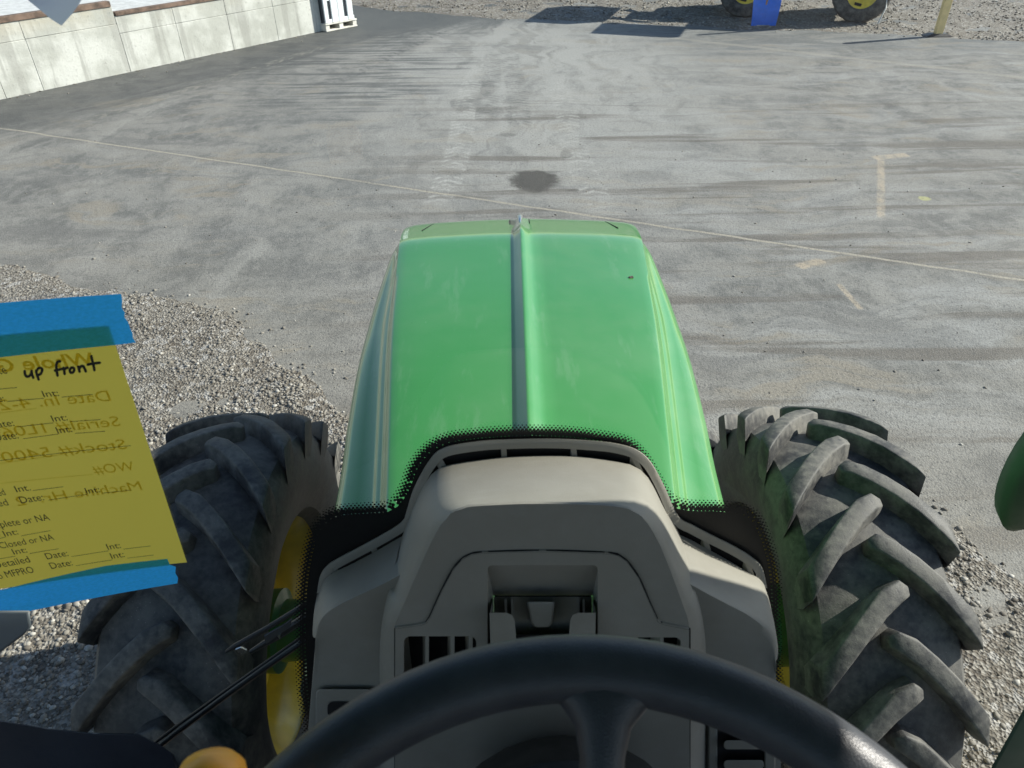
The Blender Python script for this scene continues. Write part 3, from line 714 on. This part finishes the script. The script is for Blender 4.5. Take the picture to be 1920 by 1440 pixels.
tr.add([fp(1110, 1119, .028), fp(1117, 1149, -.018), fp(1115, 1262, -.018), fp(1110, 1262, .028)], [(0, 1, 2, 3)])
tr.build('phone_tray', DASH, con, smooth=30)
tb = MB(); tb.add([fp(926, 1119, .024), fp(1110, 1119, .024), fp(1110, 1270, .004), fp(926, 1270, .004)], [(0, 1, 2, 3)]); tb.build('tray_back', DASH, con)
tg = MB(); slab(tg, [(988, 1128), (1040, 1128), (1036, 1168), (1029, 1176), (1003, 1176), (996, 1168)], .002, .02); tg.build('tray_tongue', DASH, con, bevel=.002)
tp = MB(); slab(tp, [(940, 1190), (1100, 1190), (1100, 1262), (940, 1262)], .002, .018); tp.build('tray_opening', CAVITY, con)
MB().tube([fp(927, 1118, .026), fp(1109, 1118, .026)], .0009, 6).build('panel_gap', CAVITY, con)
for x in (946, 958, 1082, 1092):
    g = MB(); slab(g, [(x, 1124), (x+4, 1124), (x+6, 1190), (x+2, 1190)], .008, .02); g.build('tray_rib', DASH2, con)
for (x0, x1, lv) in ((750, 900, (798, 846, 880)), (1142, 1284, (1158, 1190, 1238))):
    b = MB(); slab(b, [(x0, 1185), (x1, 1185), (x1, 1345), (x0, 1345)], .035, .04); b.build('vent_duct', CAVITY, con)
    for x in lv:
        v = MB(); a, c = fp(x, 1190, .0), fp(x, 1340, .0)
        v.add([a, a+Vector((.0035, 0, 0)), c+Vector((.0035, 0, 0)), c, a+Vector((-.006, .03, 0)), a+Vector((-.003, .03, 0)), c+Vector((-.003, .03, 0)), c+Vector((-.006, .03, 0))],
              [(0, 1, 2, 3), (0, 4, 7, 3), (1, 5, 6, 2), (4, 5, 6, 7), (0, 1, 5, 4)]); v.build('louvre', DASH, con)
# wings
def wing(side, lipx, crx, bot, dyf):
    lp = cr([glass(*q, .012) for q in lipx], 30); cp = samp([face(*q, dy=dyf) for q in crx], [i for i in range(len(crx))], 30); rows = [[v+Vector((0, .002, -.016)) for v in lp]]
    for i in range(9):
        t = i/8; row = []
        for a, b in zip(lp, cp):
            c = Vector(((a.x+b.x)/2, b.y+.004, b.z+(a.z-b.z)*.55+.010)); row.append(a*(1-t)**2+c*2*t*(1-t)+b*t*t)
        rows.append(row)
    for fr in (.04, .12, .3, .6, 1):
        row = []
        for j, b in enumerate(cp):
            e = Vector((b.x+(face(*bot[0], dy=dyf).x-cp[0].x)*fr*(1-j/29)**2, 0, 0)); z = b.z+(1.80-b.z)*fr
            row.append(Vector((e.x, .47+dyf+.1*(z-2.1)+(.004 if fr > .05 else .0), z)))
        rows.append(row)
    m = MB().grid(rows)
    m.grid([[r[0] for r in rows[1:]], [r[0]+Vector((side*.004, .02, -.004)) for r in rows[1:]], [r[0]+Vector((side*.002, .14, -.02)) for r in rows[1:]]])
    m.build('console_wing', DASH, con, smooth=50)
wing(-1, [(595, 1128), (600, 1107), (609, 1087), (625, 1074), (660, 1057), (700, 1036), (735, 1016), (758, 1003)],
     [(592, 1195), (597, 1172), (609, 1153), (630, 1138), (665, 1120), (700, 1104), (728, 1090), (750, 1078)], [(563, 1470)], .03)
wing(1, [(1438, 1118), (1433, 1097), (1421, 1083), (1403, 1073), (1364, 1050), (1324, 1028), (1295, 1012), (1272, 1002)],
     [(1455, 1240), (1449, 1205), (1432, 1177), (1405, 1155), (1370, 1136), (1335, 1118), (1310, 1104), (1288, 1092)], [(1470, 1470)], .03)
# dark slot below the trim and the little bridges over it
LB = [(597, 1128), (607, 1095), (625, 1078), (700, 1040), (758, 1006), (775, 955), (806, 897), (843, 875), (900, 866), (1040, 858), (1150, 868), (1200, 885), (1234, 934), (1275, 1006), (1324, 1032), (1403, 1077), (1425, 1090), (1438, 1122)]
LBs = [(v.x, v.y) for v in cr([(a, b, 0) for a, b in LB], 120)]
MB().grid([[glass(*q, .008)+Vector((0, .0, -.003)) for q in offset(As, -11)], [glass(*q, .004)+Vector((0, .0, -.012)) for q in offset(As, -14)], [glass(*q, .009)+Vector((0, .002, -.012)) for q in LBs]]).build('defrost_slot', CAVITY, con)
for a, b, wd in (((820, 853), (836, 881), 5), ((944, 833), (946, 862), 5), ((1075, 835), (1078, 861), 5), ((1187, 853), (1201, 884), 5), ((770, 965), (782, 962), 4), ((699, 1020), (705, 1040), 5), ((627, 1059), (628, 1080), 5), ((1321, 1006), (1328, 1032), 5), ((1400, 1050), (1409, 1078), 5), ((1253, 955), (1246, 966), 4)):
    p0 = [glass(a[0]-wd, a[1], .007), glass(a[0]+wd, a[1], .007), glass(b[0]+wd, b[1], .0125), glass(b[0]-wd, b[1], .0125)]
    MB().hexa([v+Vector((0, 0, -.012)) for v in p0]+p0).build('slot_bridge', DASH, con, smooth=0)
# small blanked switch panel on the left wing and air vent on the right one
def wslab(name, pts, d0, d1, mat, bev=0):
    m = MB(); slab(m, pts, d0, d1); return m.build(name, mat, con, bevel=bev)
wslab('switch_panel', rrect(592, 1292, 700, 1440, 10), .0275, .034, DASH, .001)
wslab('panel_hole', rrect(614, 1316, 660, 1345, 10), .0262, .031, CAVITY)
wslab('vent_frame', [(1328, 1345), (1345, 1345), (1345, 1500), (1328, 1500)], .020, .034, DASH2, .002)
wslab('vent_frame', [(1432, 1365), (1452, 1365), (1456, 1500), (1434, 1500)], .020, .034, DASH2, .002)
wslab('vent_opening', [(1345, 1345), (1433, 1345), (1434, 1500), (1345, 1500)], .026, .03, CAVITY)
for y in (1388, 1425, 1462): wslab('vent_blade', rrect(1357, y, 1432, y+17, 7), .012, .026, DASH2, .002)
# instrument shroud bottom, dark
sh = MB().tube([(.02, .40, 1.9), (.02, .34, 2.0), (.02, .30, 2.06), (.02, .27, 2.09)], [.11, .12, .10, .03], 24, flat=.7).build('column_shroud', BLACK, con)

# ------------------------------------------------------------------ steering wheel
sw = empty('steering_wheel'); sw.parent = trac
al = R_(24); T = Vector((0, math.cos(al), math.sin(al))); XX = Vector((1, 0, 0)); NN = XX.cross(T)
RS = .212; top = yplane(1085, 1252, .228); C0 = Vector((.004, top.y-RS*T.y, top.z-RS*T.z))
rows = []
for i in range(97):
    a = 2*math.pi*i/96; rad = XX*math.sin(a)+T*math.cos(a); cc = C0+rad*RS
    rows.append([cc+(rad*math.cos(b)*.0172+NN*math.sin(b)*.0155) for b in [2*math.pi*k/20 for k in range(20)]])
MB().grid(rows, close=True).build('wheel_rim', WHEELM, sw, smooth=80)
for a0 in (4, 124, 244):
    a = R_(a0); rad = XX*math.sin(a)+T*math.cos(a); tan = XX*math.cos(a)-T*math.sin(a); rows = []
    for d, wd, th, dp in ((RS-.002, .046, .011, 0), (RS-.011, .034, .011, 0), (RS-.019, .022, .0105, -.001), (RS-.028, .0145, .010, -.003), (RS-.042, .0115, .009, -.007), (RS-.075, .0115, .008, -.018), (RS-.12, .014, .008, -.03), (.05, .02, .01, -.045)):
        c = C0+rad*d+NN*dp
        rows.append([c+tan*wd*math.cos(b)+NN*th*math.sin(b) for b in [2*math.pi*k/20 for k in range(20)]])
    MB().grid(rows, close=True).build('spoke', WHEELM, sw, smooth=80)
MB().tube([C0+NN*-.065, C0+NN*-.06, C0+NN*-.03, C0+NN*-.026], [.05, .062, .06, .03], 32).build('wheel_hub', WHEELM, sw)
MB().tube([C0+NN*-.06, C0+NN*-.25], .035, 20).build('steering_column', BLACK, trac)

# ------------------------------------------------------------------ cab shell (mostly above and behind the camera)
cab = MB()
cab.box((0, -.07, 3.16), (1.8, 1.56, .10)); cab.box((0, .66, 3.06), (1.8, .10, .20)); cab.box((0, -.80, 3.0), (1.8, .1, .3))
for s in (-1, 1): cab.box((s*.84, -.07, 3.055), (.12, 1.5, .20))
cab.build('cab_roof', DGREEN, trac, bevel=.01)
for s in (-1, 1):
    MB().tube([(s*.80, .44, 1.3), (s*.80, .46, 2.2), (s*.80, .50, 2.95)], .045, 12).build('cab_pillar', BLACK, trac)
    MB().tube([(s*.80, -.75, 1.3), (s*.80, -.75, 2.95)], .05, 12).build('cab_pillar', BLACK, trac)
MB().box((0, -.80, 1.6), (1.7, .05, .6)).build('cab_rear_panel', BLACK, trac)
for s in (-1, 1): MB().box((s*.82, -.35, 1.65), (.05, .9, .7)).build('door_panel', BLACK, trac)
MB().box((0, -.25, 1.33), (1.6, 1.2, .06)).build('cab_floor', BLACK, trac)
seat = MB().box((0, -.42, 1.85), (.5, .5, .12)).box((0, -.70, 2.2), (.48, .12, .7)); seat.build('driver_seat', BLACK, trac, bevel=.03)
MB().tube([(.95, .63, 1.6), (.95, .63, 3.1)], .11, 20).build('added_shade_stack', BLACK, trac)  # unseen stack, added to shade the dash and steering wheel

# lower left: seal, wiper, trim; orange knob; right mirror; solid stand-in for a green reflection
def gl(px, py, off=.0): return glass(px, py, off)
se = MB().tube([gl(262, 1428, -.006), gl(330, 1374, -.006), gl(420, 1307, -.006), gl(500, 1250, -.006), gl(575, 1198, -.006)], .0042, 10); se.build('window_seal', BLACK, trac)
MB().tube([gl(258, 1418, -.012), gl(330, 1362, -.012), gl(430, 1290, -.012), gl(575, 1188, -.012)], .0022, 8).build('seal_lip', BLACK, trac)
wp = empty('wiper'); wp.parent = trac
MB().tube([gl(424, 1222, -.02), gl(440, 1212, -.02), gl(500, 1178, -.02), gl(575, 1132, -.02)], [.002, .004, .0035, .0035], 8).build('wiper_blade', BLACK, wp)
MB().tube([gl(470, 1222, -.03), gl(520, 1192, -.03), gl(585, 1150, -.03)], [.003, .006, .006], 8).build('wiper_arm', BLACK, wp)
def plate(name, pts, off, th, mat, par):
    a = [glass(*q, off) for q in pts]; b = [v+Vector((0, -th, 0)) for v in a]; n = len(a)
    return MB().add(a+b, [tuple(range(n)), tuple(range(n, 2*n))[::-1]]+[(i, (i+1) % n, n+(i+1) % n, n+i) for i in range(n)]).build(name, mat, par)
plate('wiper_clip', [(442, 1216), (452, 1212), (463, 1217), (452, 1224)], -.012, .002, STEEL, wp)
plate('wiper_bracket', [(496, 1190), (535, 1168), (548, 1158), (545, 1172), (500, 1204)], -.014, .003, plain('grey_bracket', (.08, .08, .085), .4), wp)
plate('wiper_screw', [(521, 1190), (526, 1188), (525, 1197)], -.011, .002, STEEL, wp)
NAVY = plain('navy_plastic', (.014, .020, .032), .42, grain=.2)
def fascia(name, pts, y, mat, th=.12):
    a = [yplane(*q, y) for q in pts]; b = [v+Vector((0, -.01, -th)) for v in a]; n = len(a)
    return MB().add(a+b, [tuple(range(n)), tuple(range(n, 2*n))[::-1]]+[(i, (i+1) % n, n+(i+1) % n, n+i) for i in range(n)]).build(name, mat, trac, bevel=.006)
fascia('left_side_trim', [(-120, 1335), (0, 1347), (90, 1362), (170, 1370), (258, 1372), (300, 1392), (328, 1412), (336, 1520), (-120, 1560)], .44, NAVY)
kn = MB(); kc = yplane(398, 1462, .16)
kn.tube([kc+Vector((-.0, .005, .012)), kc+Vector((0, .003, .010)), kc+Vector((0, -.0, .004)), kc+Vector((0, -.01, -.02)), kc+Vector((0, -.02, -.05))], [.003, .011, .015, .016, .015], 20)
kn.build('orange_knob', plain('orange_plastic', (1.0, .42, .04), .35, var=.05), trac, smooth=80)
MIR = plain('grey_green_plastic', (.06, .10, .06), .5)
mr = MB(); mc = yplane(1965, 880, 1.0)
rows = []
for r, dy in ((0, -.03), (.5, -.027), (.85, -.018), (1, 0), (.95, .03), (.5, .05), (0, .055)):
    rows.append([mc+Vector((r*.062*math.cos(a)*(1.0), dy, r*.165*math.sin(a))) for a in [2*math.pi*k/28 for k in range(28)]])
mr.grid(rows, close=True).build('mirror_housing', MIR, trac, smooth=80)
MB().tube([mc+Vector((.02, .01, .0)), mc+Vector((.3, -.2, .1)), (.8, .46, 2.6)], .012, 8).build('mirror_arm', BLACK, trac)
fascia('right_reflection_solid', [(1868, 1450), (1895, 1385), (1922, 1322), (2060, 1250), (2060, 1560), (1850, 1560)], .46, MIR)  # solid piece built in place of a translucent green reflection
fascia('left_grab_plate', [(-60, 1140), (60, 1140), (40, 1162), (0, 1192), (-60, 1230)], .50, plain('blue_grey_plastic', (.13, .15, .165), .5), .02)

# ------------------------------------------------------------------ taped paper
def transl(name, col, tcol, tw, fib=0.0):
    t = NT(name); p = t.pos(); n = t.noise(t.mapping(p, (1, 1, 2.2)), 260, 3, .6)
    c = t.mix(t.math('MULTIPLY', t.ss(n, .3, .7), fib), col, tuple(q*.62 for q in col)); c2 = t.mix(t.math('MULTIPLY', t.ss(n, .3, .7), fib), tcol, tuple(q*.7 for q in tcol))
    d = t.nd('ShaderNodeBsdfDiffuse'); tr_ = t.nd('ShaderNodeBsdfTranslucent'); m = t.nd('ShaderNodeMixShader'); t.put(d.inputs[0], c); t.put(tr_.inputs[0], c2); m.inputs[0].default_value = tw
    t.put(d.inputs['Normal'], t.bump(n, .4, .0005))
    t.t.links.new(d.outputs[0], m.inputs[1]); t.t.links.new(tr_.outputs[0], m.inputs[2]); t.t.links.new(m.outputs[0], t.out.inputs[0]); return t.m
PAPER = transl('yellow_paper', (.76, .58, .09), (.90, .68, .11), .75)
TAPE = transl('blue_tape', (.04, .28, 1.0), (.06, .56, 1.0), .66, .45)
def sheetpoly(name, ptsxz, off, mat, parent=None, th=.0):
    # strip mesh following the glass; ptsxz = polygon in (x, z)
    tri = tessellate_polygon([[Vector((x, z, 0)) for x, z in ptsxz]]); m = MB()
    bm = bmesh.new(); vv = [bm.verts.new((x, 0, z)) for x, z in ptsxz]
    for t_ in tri: bm.faces.new([vv[i] for i in t_])
    bmesh.ops.triangulate(bm, faces=bm.faces)
    xs = [x for x, z in ptsxz]; x = min(xs)
    while x < max(xs):
        bmesh.ops.bisect_plane(bm, geom=bm.verts[:]+bm.edges[:]+bm.faces[:], plane_co=(x, 0, 0), plane_no=(1, 0, 0)); x += .03
    for v in bm.verts: v.co.y = Yg(v.co.x)-off
    me = bpy.data.meshes.new(name); bm.to_mesh(me); bm.free(); me.polygons.foreach_set('use_smooth', [True]*len(me.polygons))
    return link(name, me, mat, parent)
def XZ(px, py): q = glass(px, py); return (q.x, q.z)
tl, br = XZ(205, 608), XZ(351, 1053); tl0 = XZ(0, 626); bl0 = XZ(0, 1103)
sl = (tl[1]-tl0[1])/(tl[0]-tl0[0]); sb = (br[1]-bl0[1])/(br[0]-bl0[0])
paper = sheetpoly('yellow_form', [tl, br, (br[0]-.26, br[1]-.26*sb), (tl[0]-.26, tl[1]-.26*sl)], .0010, PAPER)
tag(paper, 'yellow inspection form with printed lines and handwritten "up front", taped to the windshield', 'paper')
def ext(P, d): return [XZ(*q) for q in P]
jag = [(229, 549), (231, 562), (230, 575), (236, 584), (235, 592), (242, 602), (246, 614), (250, 622), (251, 632), (257, 640)]
a0, b0 = XZ(0, 566), XZ(0, 668)
tp1 = [(a0[0]-.16, a0[1]-.16*.04)]+ext([(0, 566), (120, 556)], 0)+ext(jag, 0)+ext([(215, 645), (0, 668)], 0)+[(b0[0]-.16, b0[1]-.01)]
t1 = sheetpoly('painters_tape', tp1, .0020, TAPE); tag(t1, 'wide blue masking tape strip holding the top of the yellow form', 'tape', 'blue tape strips on the yellow form')
a0, b0 = XZ(0, 1105), XZ(0, 1155)
tp2 = [(a0[0]-.16, a0[1]+.0)]+ext([(0, 1104), (90, 1082), (200, 1058), (315, 1045), (320, 1056), (331, 1060), (330, 1072), (335, 1080), (334, 1091)], 0)+ext([(180, 1118), (0, 1155)], 0)+[(b0[0]-.16, b0[1]-.01)]
t2 = sheetpoly('painters_tape', tp2, .0022, TAPE); tag(t2, 'narrower blue masking tape strip along the bottom edge of the yellow form', 'tape', 'blue tape strips on the yellow form')
GT = transl('pale_grey_paper', (.62, .66, .75), (.80, .84, .95), .6)
g = sheetpoly('hanging_tag', ext([(50, -60), (190, -60), (150, 8), (137, 26), (118, 47), (100, 36), (56, 0)], 0), .002, GT); tag(g, 'plain pale grey paper tag with a pointed corner at the top left of the windshield', 'tag')
INK = plain('black_ink', (.02, .018, .012), .8); GHOST = transl('show_through_ink', (.62, .50, .06), (.76, .60, .07), .75)
def lay(o_name, me, origin, size, slope, mirror, mat, off):
    # text mesh lies in xy; map it to the glass around origin (x, z)
    for v in me.vertices:
        u = v.co.x*size*(-1 if mirror else 1); h = v.co.y*size
        x = origin[0]+u; z = origin[1]+h+u*slope
        v.co = (x+h*-.0, Yg(x)-off, z)
    me.materials.clear(); return link(o_name, me, mat, paper)
def text(s, px, py, cap, mat=INK, mirror=False, bold=0.0, name='printed_text', slope=None, off=.0014, width=None):
    cu = bpy.data.curves.new('t', 'FONT'); cu.body = s; cu.size = 1; cu.offset = bold; cu.resolution_u = 3
    ob = bpy.data.objects.new('t', cu); COL.objects.link(ob)
    dg = bpy.context.evaluated_depsgraph_get(); me = bpy.data.meshes.new_from_object(ob.evaluated_get(dg)); bpy.data.objects.remove(ob); me.name = name
    bm = bmesh.new(); bm.from_mesh(me)
    xx = min((v.co.x for v in bm.verts), default=0); xm = max((v.co.x for v in bm.verts), default=0)
    k = 1
    o = XZ(px, py); up = XZ(px, py-cap); size = (up[1]-o[1])/.70
    if width: k = (XZ(px+width, py)[0]-o[0])/((xm-xx)*size)
    for v in bm.verts: v.co.x = (v.co.x-xx)*abs(k)
    bm.to_mesh(me); bm.free()
    return lay(name, me, o, size, sl if slope is None else slope, mirror, mat, off)
def rule(x0, y0, x1, y1, th=1.3, mat=INK, off=.0013, name='printed_rule'):
    a, b = XZ(x0, y0), XZ(x1, y1); n = 8; t2_ = th*.00024; m = MB()
    rows = [[Vector((a[0]+(b[0]-a[0])*i/n, 0, a[1]+(b[1]-a[1])*i/n+s*t2_)) for i in range(n+1)] for s in (-1, 1)]
    for r in rows:
        for v in r: v.y = Yg(v.x)-off
    return m.grid(rows).build(name, mat, paper, smooth=0)
# (text, x, baseline y, cap height) in the photograph
for s, x, y, c, wd in (('te', 0, 700, 17, 17), ('e:', 0, 752, 14, 12), ('Int:', 84, 743, 13, 30), ('ate:', 0, 800, 14, 31), ('Int:', 101, 789, 13, 29), ('Date:', -6, 825, 15, 46), ('Int:', 110, 811, 13, 29),
                       ('ed', 0, 928, 14, 14), ('Int.', 33, 921, 13, 29), ('ed', 0, 948, 14, 20), ('Date:', 42, 942, 14, 46), ('Int:', 164, 924, 12, 27), ('mplete or NA', -10, 990, 14, 115), ('Int:', 11, 1004, 12, 28),
                       ('Closed or NA', 3, 1027, 13, 110), ('Int:', 28, 1038, 12, 28), ('Detailed', -6, 1064, 14, 72), ('Date:', 90, 1047, 13, 44), ('Int:', 204, 1029, 12, 26), ('o MFPRO', 0, 1084, 14, 74), ('Date:', 98, 1065, 13, 44), ('Int:', 211, 1046, 12, 26)):
    text(s, x, y, c, width=wd, bold=-.002, slope=(sl+sb)/2)
for x0, y0, x1, y1 in ((0, 728, 33, 725), (15, 751, 84, 745), (117, 743, 175, 738), (34, 799, 102, 791), (133, 789, 190, 785), (45, 821, 112, 812), (142, 811, 198, 807), (0, 862, 246, 834), (63, 918, 120, 911), (92, 936, 165, 925), (193, 923, 247, 917),
                       (0, 1008, 12, 1005), (41, 1003, 96, 993), (0, 1046, 30, 1041), (57, 1036, 111, 1027), (135, 1042, 205, 1031), (232, 1028, 283, 1022), (143, 1059, 212, 1048), (240, 1045, 289, 1039)):
    rule(x0, y0, x1, y1)
for s, x, y, c, wd, bo in (('Whole G', 182, 683, 25, 190, .02), ('Date In. 4-2', 210, 750, 21, 215, .0), ('Serial# 1L06', 228, 797, 20, 230, .0), ('Stock# 5400', 240, 840, 20, 245, .0), ('WO#', 255, 880, 18, 80, .0), ('Machine Hr.  2', 268, 917, 18, 250, .0)):
    o = text(s, x, y, c, mat=GHOST, mirror=True, bold=bo, off=.00115, name='show_through_text', slope=(sl+sb)/2, width=-wd)
for x0, y0, x1, y1 in ((0, 773, 70, 764), (0, 868, 120, 850), (0, 905, 175, 888)): rule(x0, y0, x1, y1, 1.2, GHOST, .0012, 'show_through_rule')
def pen(strokes, r=1.9):
    for st in strokes:
        P = cr([(x, y, 0) for x, y in st], max(8, len(st)*5)); pts_ = [(v.x, v.y) for v in P]; rows = []
        for d in (-r, r): rows.append([glass(*q, .0016) for q in offset(pts_, d)])
        MB().grid(rows).build('handwriting', INK, paper, smooth=0)
        e = MB()
        for q in (pts_[0], pts_[-1]):
            n0 = [glass(q[0]+r*math.cos(a*math.pi/4), q[1]+r*math.sin(a*math.pi/4), .0016) for a in range(8)]; e.add(n0, [tuple(range(8))])
        e.build('handwriting', INK, paper, smooth=0)
Z = lambda L: [(x/4.8, 600+y/4.8) for x, y in L]
pen([Z([(222, 460), (226, 490), (240, 508), (262, 505), (278, 485), (285, 460)]), Z([(285, 458), (288, 490), (300, 520)]),
     Z([(325, 455), (332, 490), (348, 535)]), Z([(325, 470), (340, 440), (368, 432), (380, 450), (365, 485), (335, 495)]),
     Z([(540, 372), (520, 375), (508, 400), (508, 440), (518, 500)]), Z([(495, 455), (525, 448), (560, 440)]),
     Z([(572, 430), (578, 460), (582, 485)]), Z([(576, 455), (590, 435), (608, 430)]), Z([(640, 430), (628, 450), (635, 472), (655, 472), (668, 450), (660, 430), (640, 430)]),
     Z([(705, 420), (712, 445), (716, 465)]), Z([(712, 440), (728, 418), (748, 415), (760, 435), (772, 462)]), Z([(822, 325), (832, 370), (842, 410), (850, 452)]), Z([(790, 402), (840, 392), (898, 385)])], 2.6)

# ------------------------------------------------------------------ far tractor and shovel
FL, FR = G(1392, 35), G(1605, 45)
far = empty('parked_tractor', tuple((FL+FR)/2)); dirn = (FR-FL).normalized(); far.rotation_euler.z = math.atan2(dirn.y, dirn.x)
tag(far, 'green tractor with yellow wheel rims parked on the gravel across the lot', 'tractor')
hl = (FR-FL).length/2; FRAD = .53
def far_wheel(x, y, rad, wid):
    t = MB(); pr = [(-.7, .5), (-.95, .58), (-1, .74), (-.86, .92), (-.5, .985), (0, 1)]; pr = pr+[(-a, b) for a, b in pr[-2::-1]]
    rows = []
    for k in range(49):
        a = 2*math.pi*k/48; rr = [b*rad*(1+(.022 if (k % 2 and b > .9) else 0)) for _, b in pr]
        rows.append([Vector((r*math.sin(a), a_*wid/2, r*math.cos(a))) for (a_, _), r in zip(pr, rr)])
    t.grid(rows).build('tyre', RUBBER, far, loc=(x, y, rad))
    rm = MB(); rows = []
    for k in range(41):
        a = 2*math.pi*k/40; rows.append([Vector((r*rad*math.sin(a), q*wid, r*rad*math.cos(a))) for r, q in ((.5, -.36), (.56, -.42), (.52, -.36), (.44, -.22), (.28, -.10), (.12, -.16), (0, -.16))])
    ro = rm.grid(rows).build('wheel_rim', YEL, far, loc=(x, y, rad))
    for k in range(6):
        a = k*math.pi/3+.3; MB().box((.2*rad*math.sin(a), -.15*wid, .2*rad*math.cos(a)), (.035, .03, .035)).build('bolt', STEEL, ro)
    hs = MB(); 
    for k in range(4):
        a = k*math.pi/2+.2; hs.box((.40*rad*math.sin(a), -.235*wid, .40*rad*math.cos(a)), (.13, .006, .05), Matrix.Rotation(a, 3, 'Y'))
    hs.build('rim_slot', CAVITY, far, loc=(x, y, rad))
for x in (-hl, hl): far_wheel(x, .15, FRAD, .32); far_wheel(x+.05, 1.5, FRAD, .32)
b = MB().box((-.1, .82, .62), (2.7, .7, .35)).box((-.75, .82, 1.05), (1.7, .75, .6)); b.build('chassis', DGREEN, far, bevel=.04)
MB().box((.85, .82, 1.35), (1.2, 1.2, .9)).build('cab_body', BLACK, far, bevel=.04)
MB().box((.3, .45, 2.42), (1.5, 1.0, .14)).build('cab_roof', DGREEN, far, bevel=.04)
for x in (.2, 1.35):
    for y in (.25, 1.4): MB().tube([(x, y, 1.7), (x, y, 2.38)], .04, 8).build('cab_post', BLACK, far)
MB().box((-1.75, .82, .55), (.35, .9, .4)).build('front_weight', BLACK, far, bevel=.03)
MB().tube([(-.2, .35, 1.1), (-1.1, .35, 1.45), (-2.0, .35, 1.2)], .07, 8).tube([(-.2, 1.3, 1.1), (-1.1, 1.3, 1.45), (-2.0, 1.3, 1.2)], .07, 8).box((-2.5, .82, 1.45), (.9, 1.6, .5)).build('shadow_loader', DGREEN, far)  # out-of-view loader, added to cast the far end of the shadow
MB().tube([(hl+.38, .02, .02), (hl+.45, .0, .3), (hl+.40, .02, .6), (hl+.5, .02, .9)], .012, 6).build('air_hose', plain('pale_hose', (.6, .62, .62), .5), far)
# blue snow shovel leaning on it
q = G(1431, 50); shv = empty('snow_shovel', tuple(q), R_(-6)); tag(shv, 'blue plastic snow shovel with wooden handle leaning blade down against the far tractor', 'shovel')
BLUE = plain('blue_plastic', (.015, .15, .70), .35, var=.08)
rows = []
for i in range(9):
    t = i/8; z = .44*t; y = .03-.10*math.sin(t*1.6)+.16*t; wd = .225+.03*t
    rows.append([Vector((wd*(j/6-1)+ (0), y-.05*(abs(j-6)/6)**2*(.4+t), z+.01)) for j in range(13)])
rows2 = [[v+Vector((0, .006, 0)) for v in r] for r in rows]
sm = MB().grid(rows).grid(rows2); sm.build('shovel_blade', BLUE, shv)
MB().box((0, .03, .012), (.45, .012, .02)).build('blade_edge', STEEL, shv)
MB().tube([(.0, .07, .36), (.05, .18, .9), (.09, .30, 1.35)], .017, 8).build('handle', plain('handle_wood', (.38, .20, .10), .6), shv)
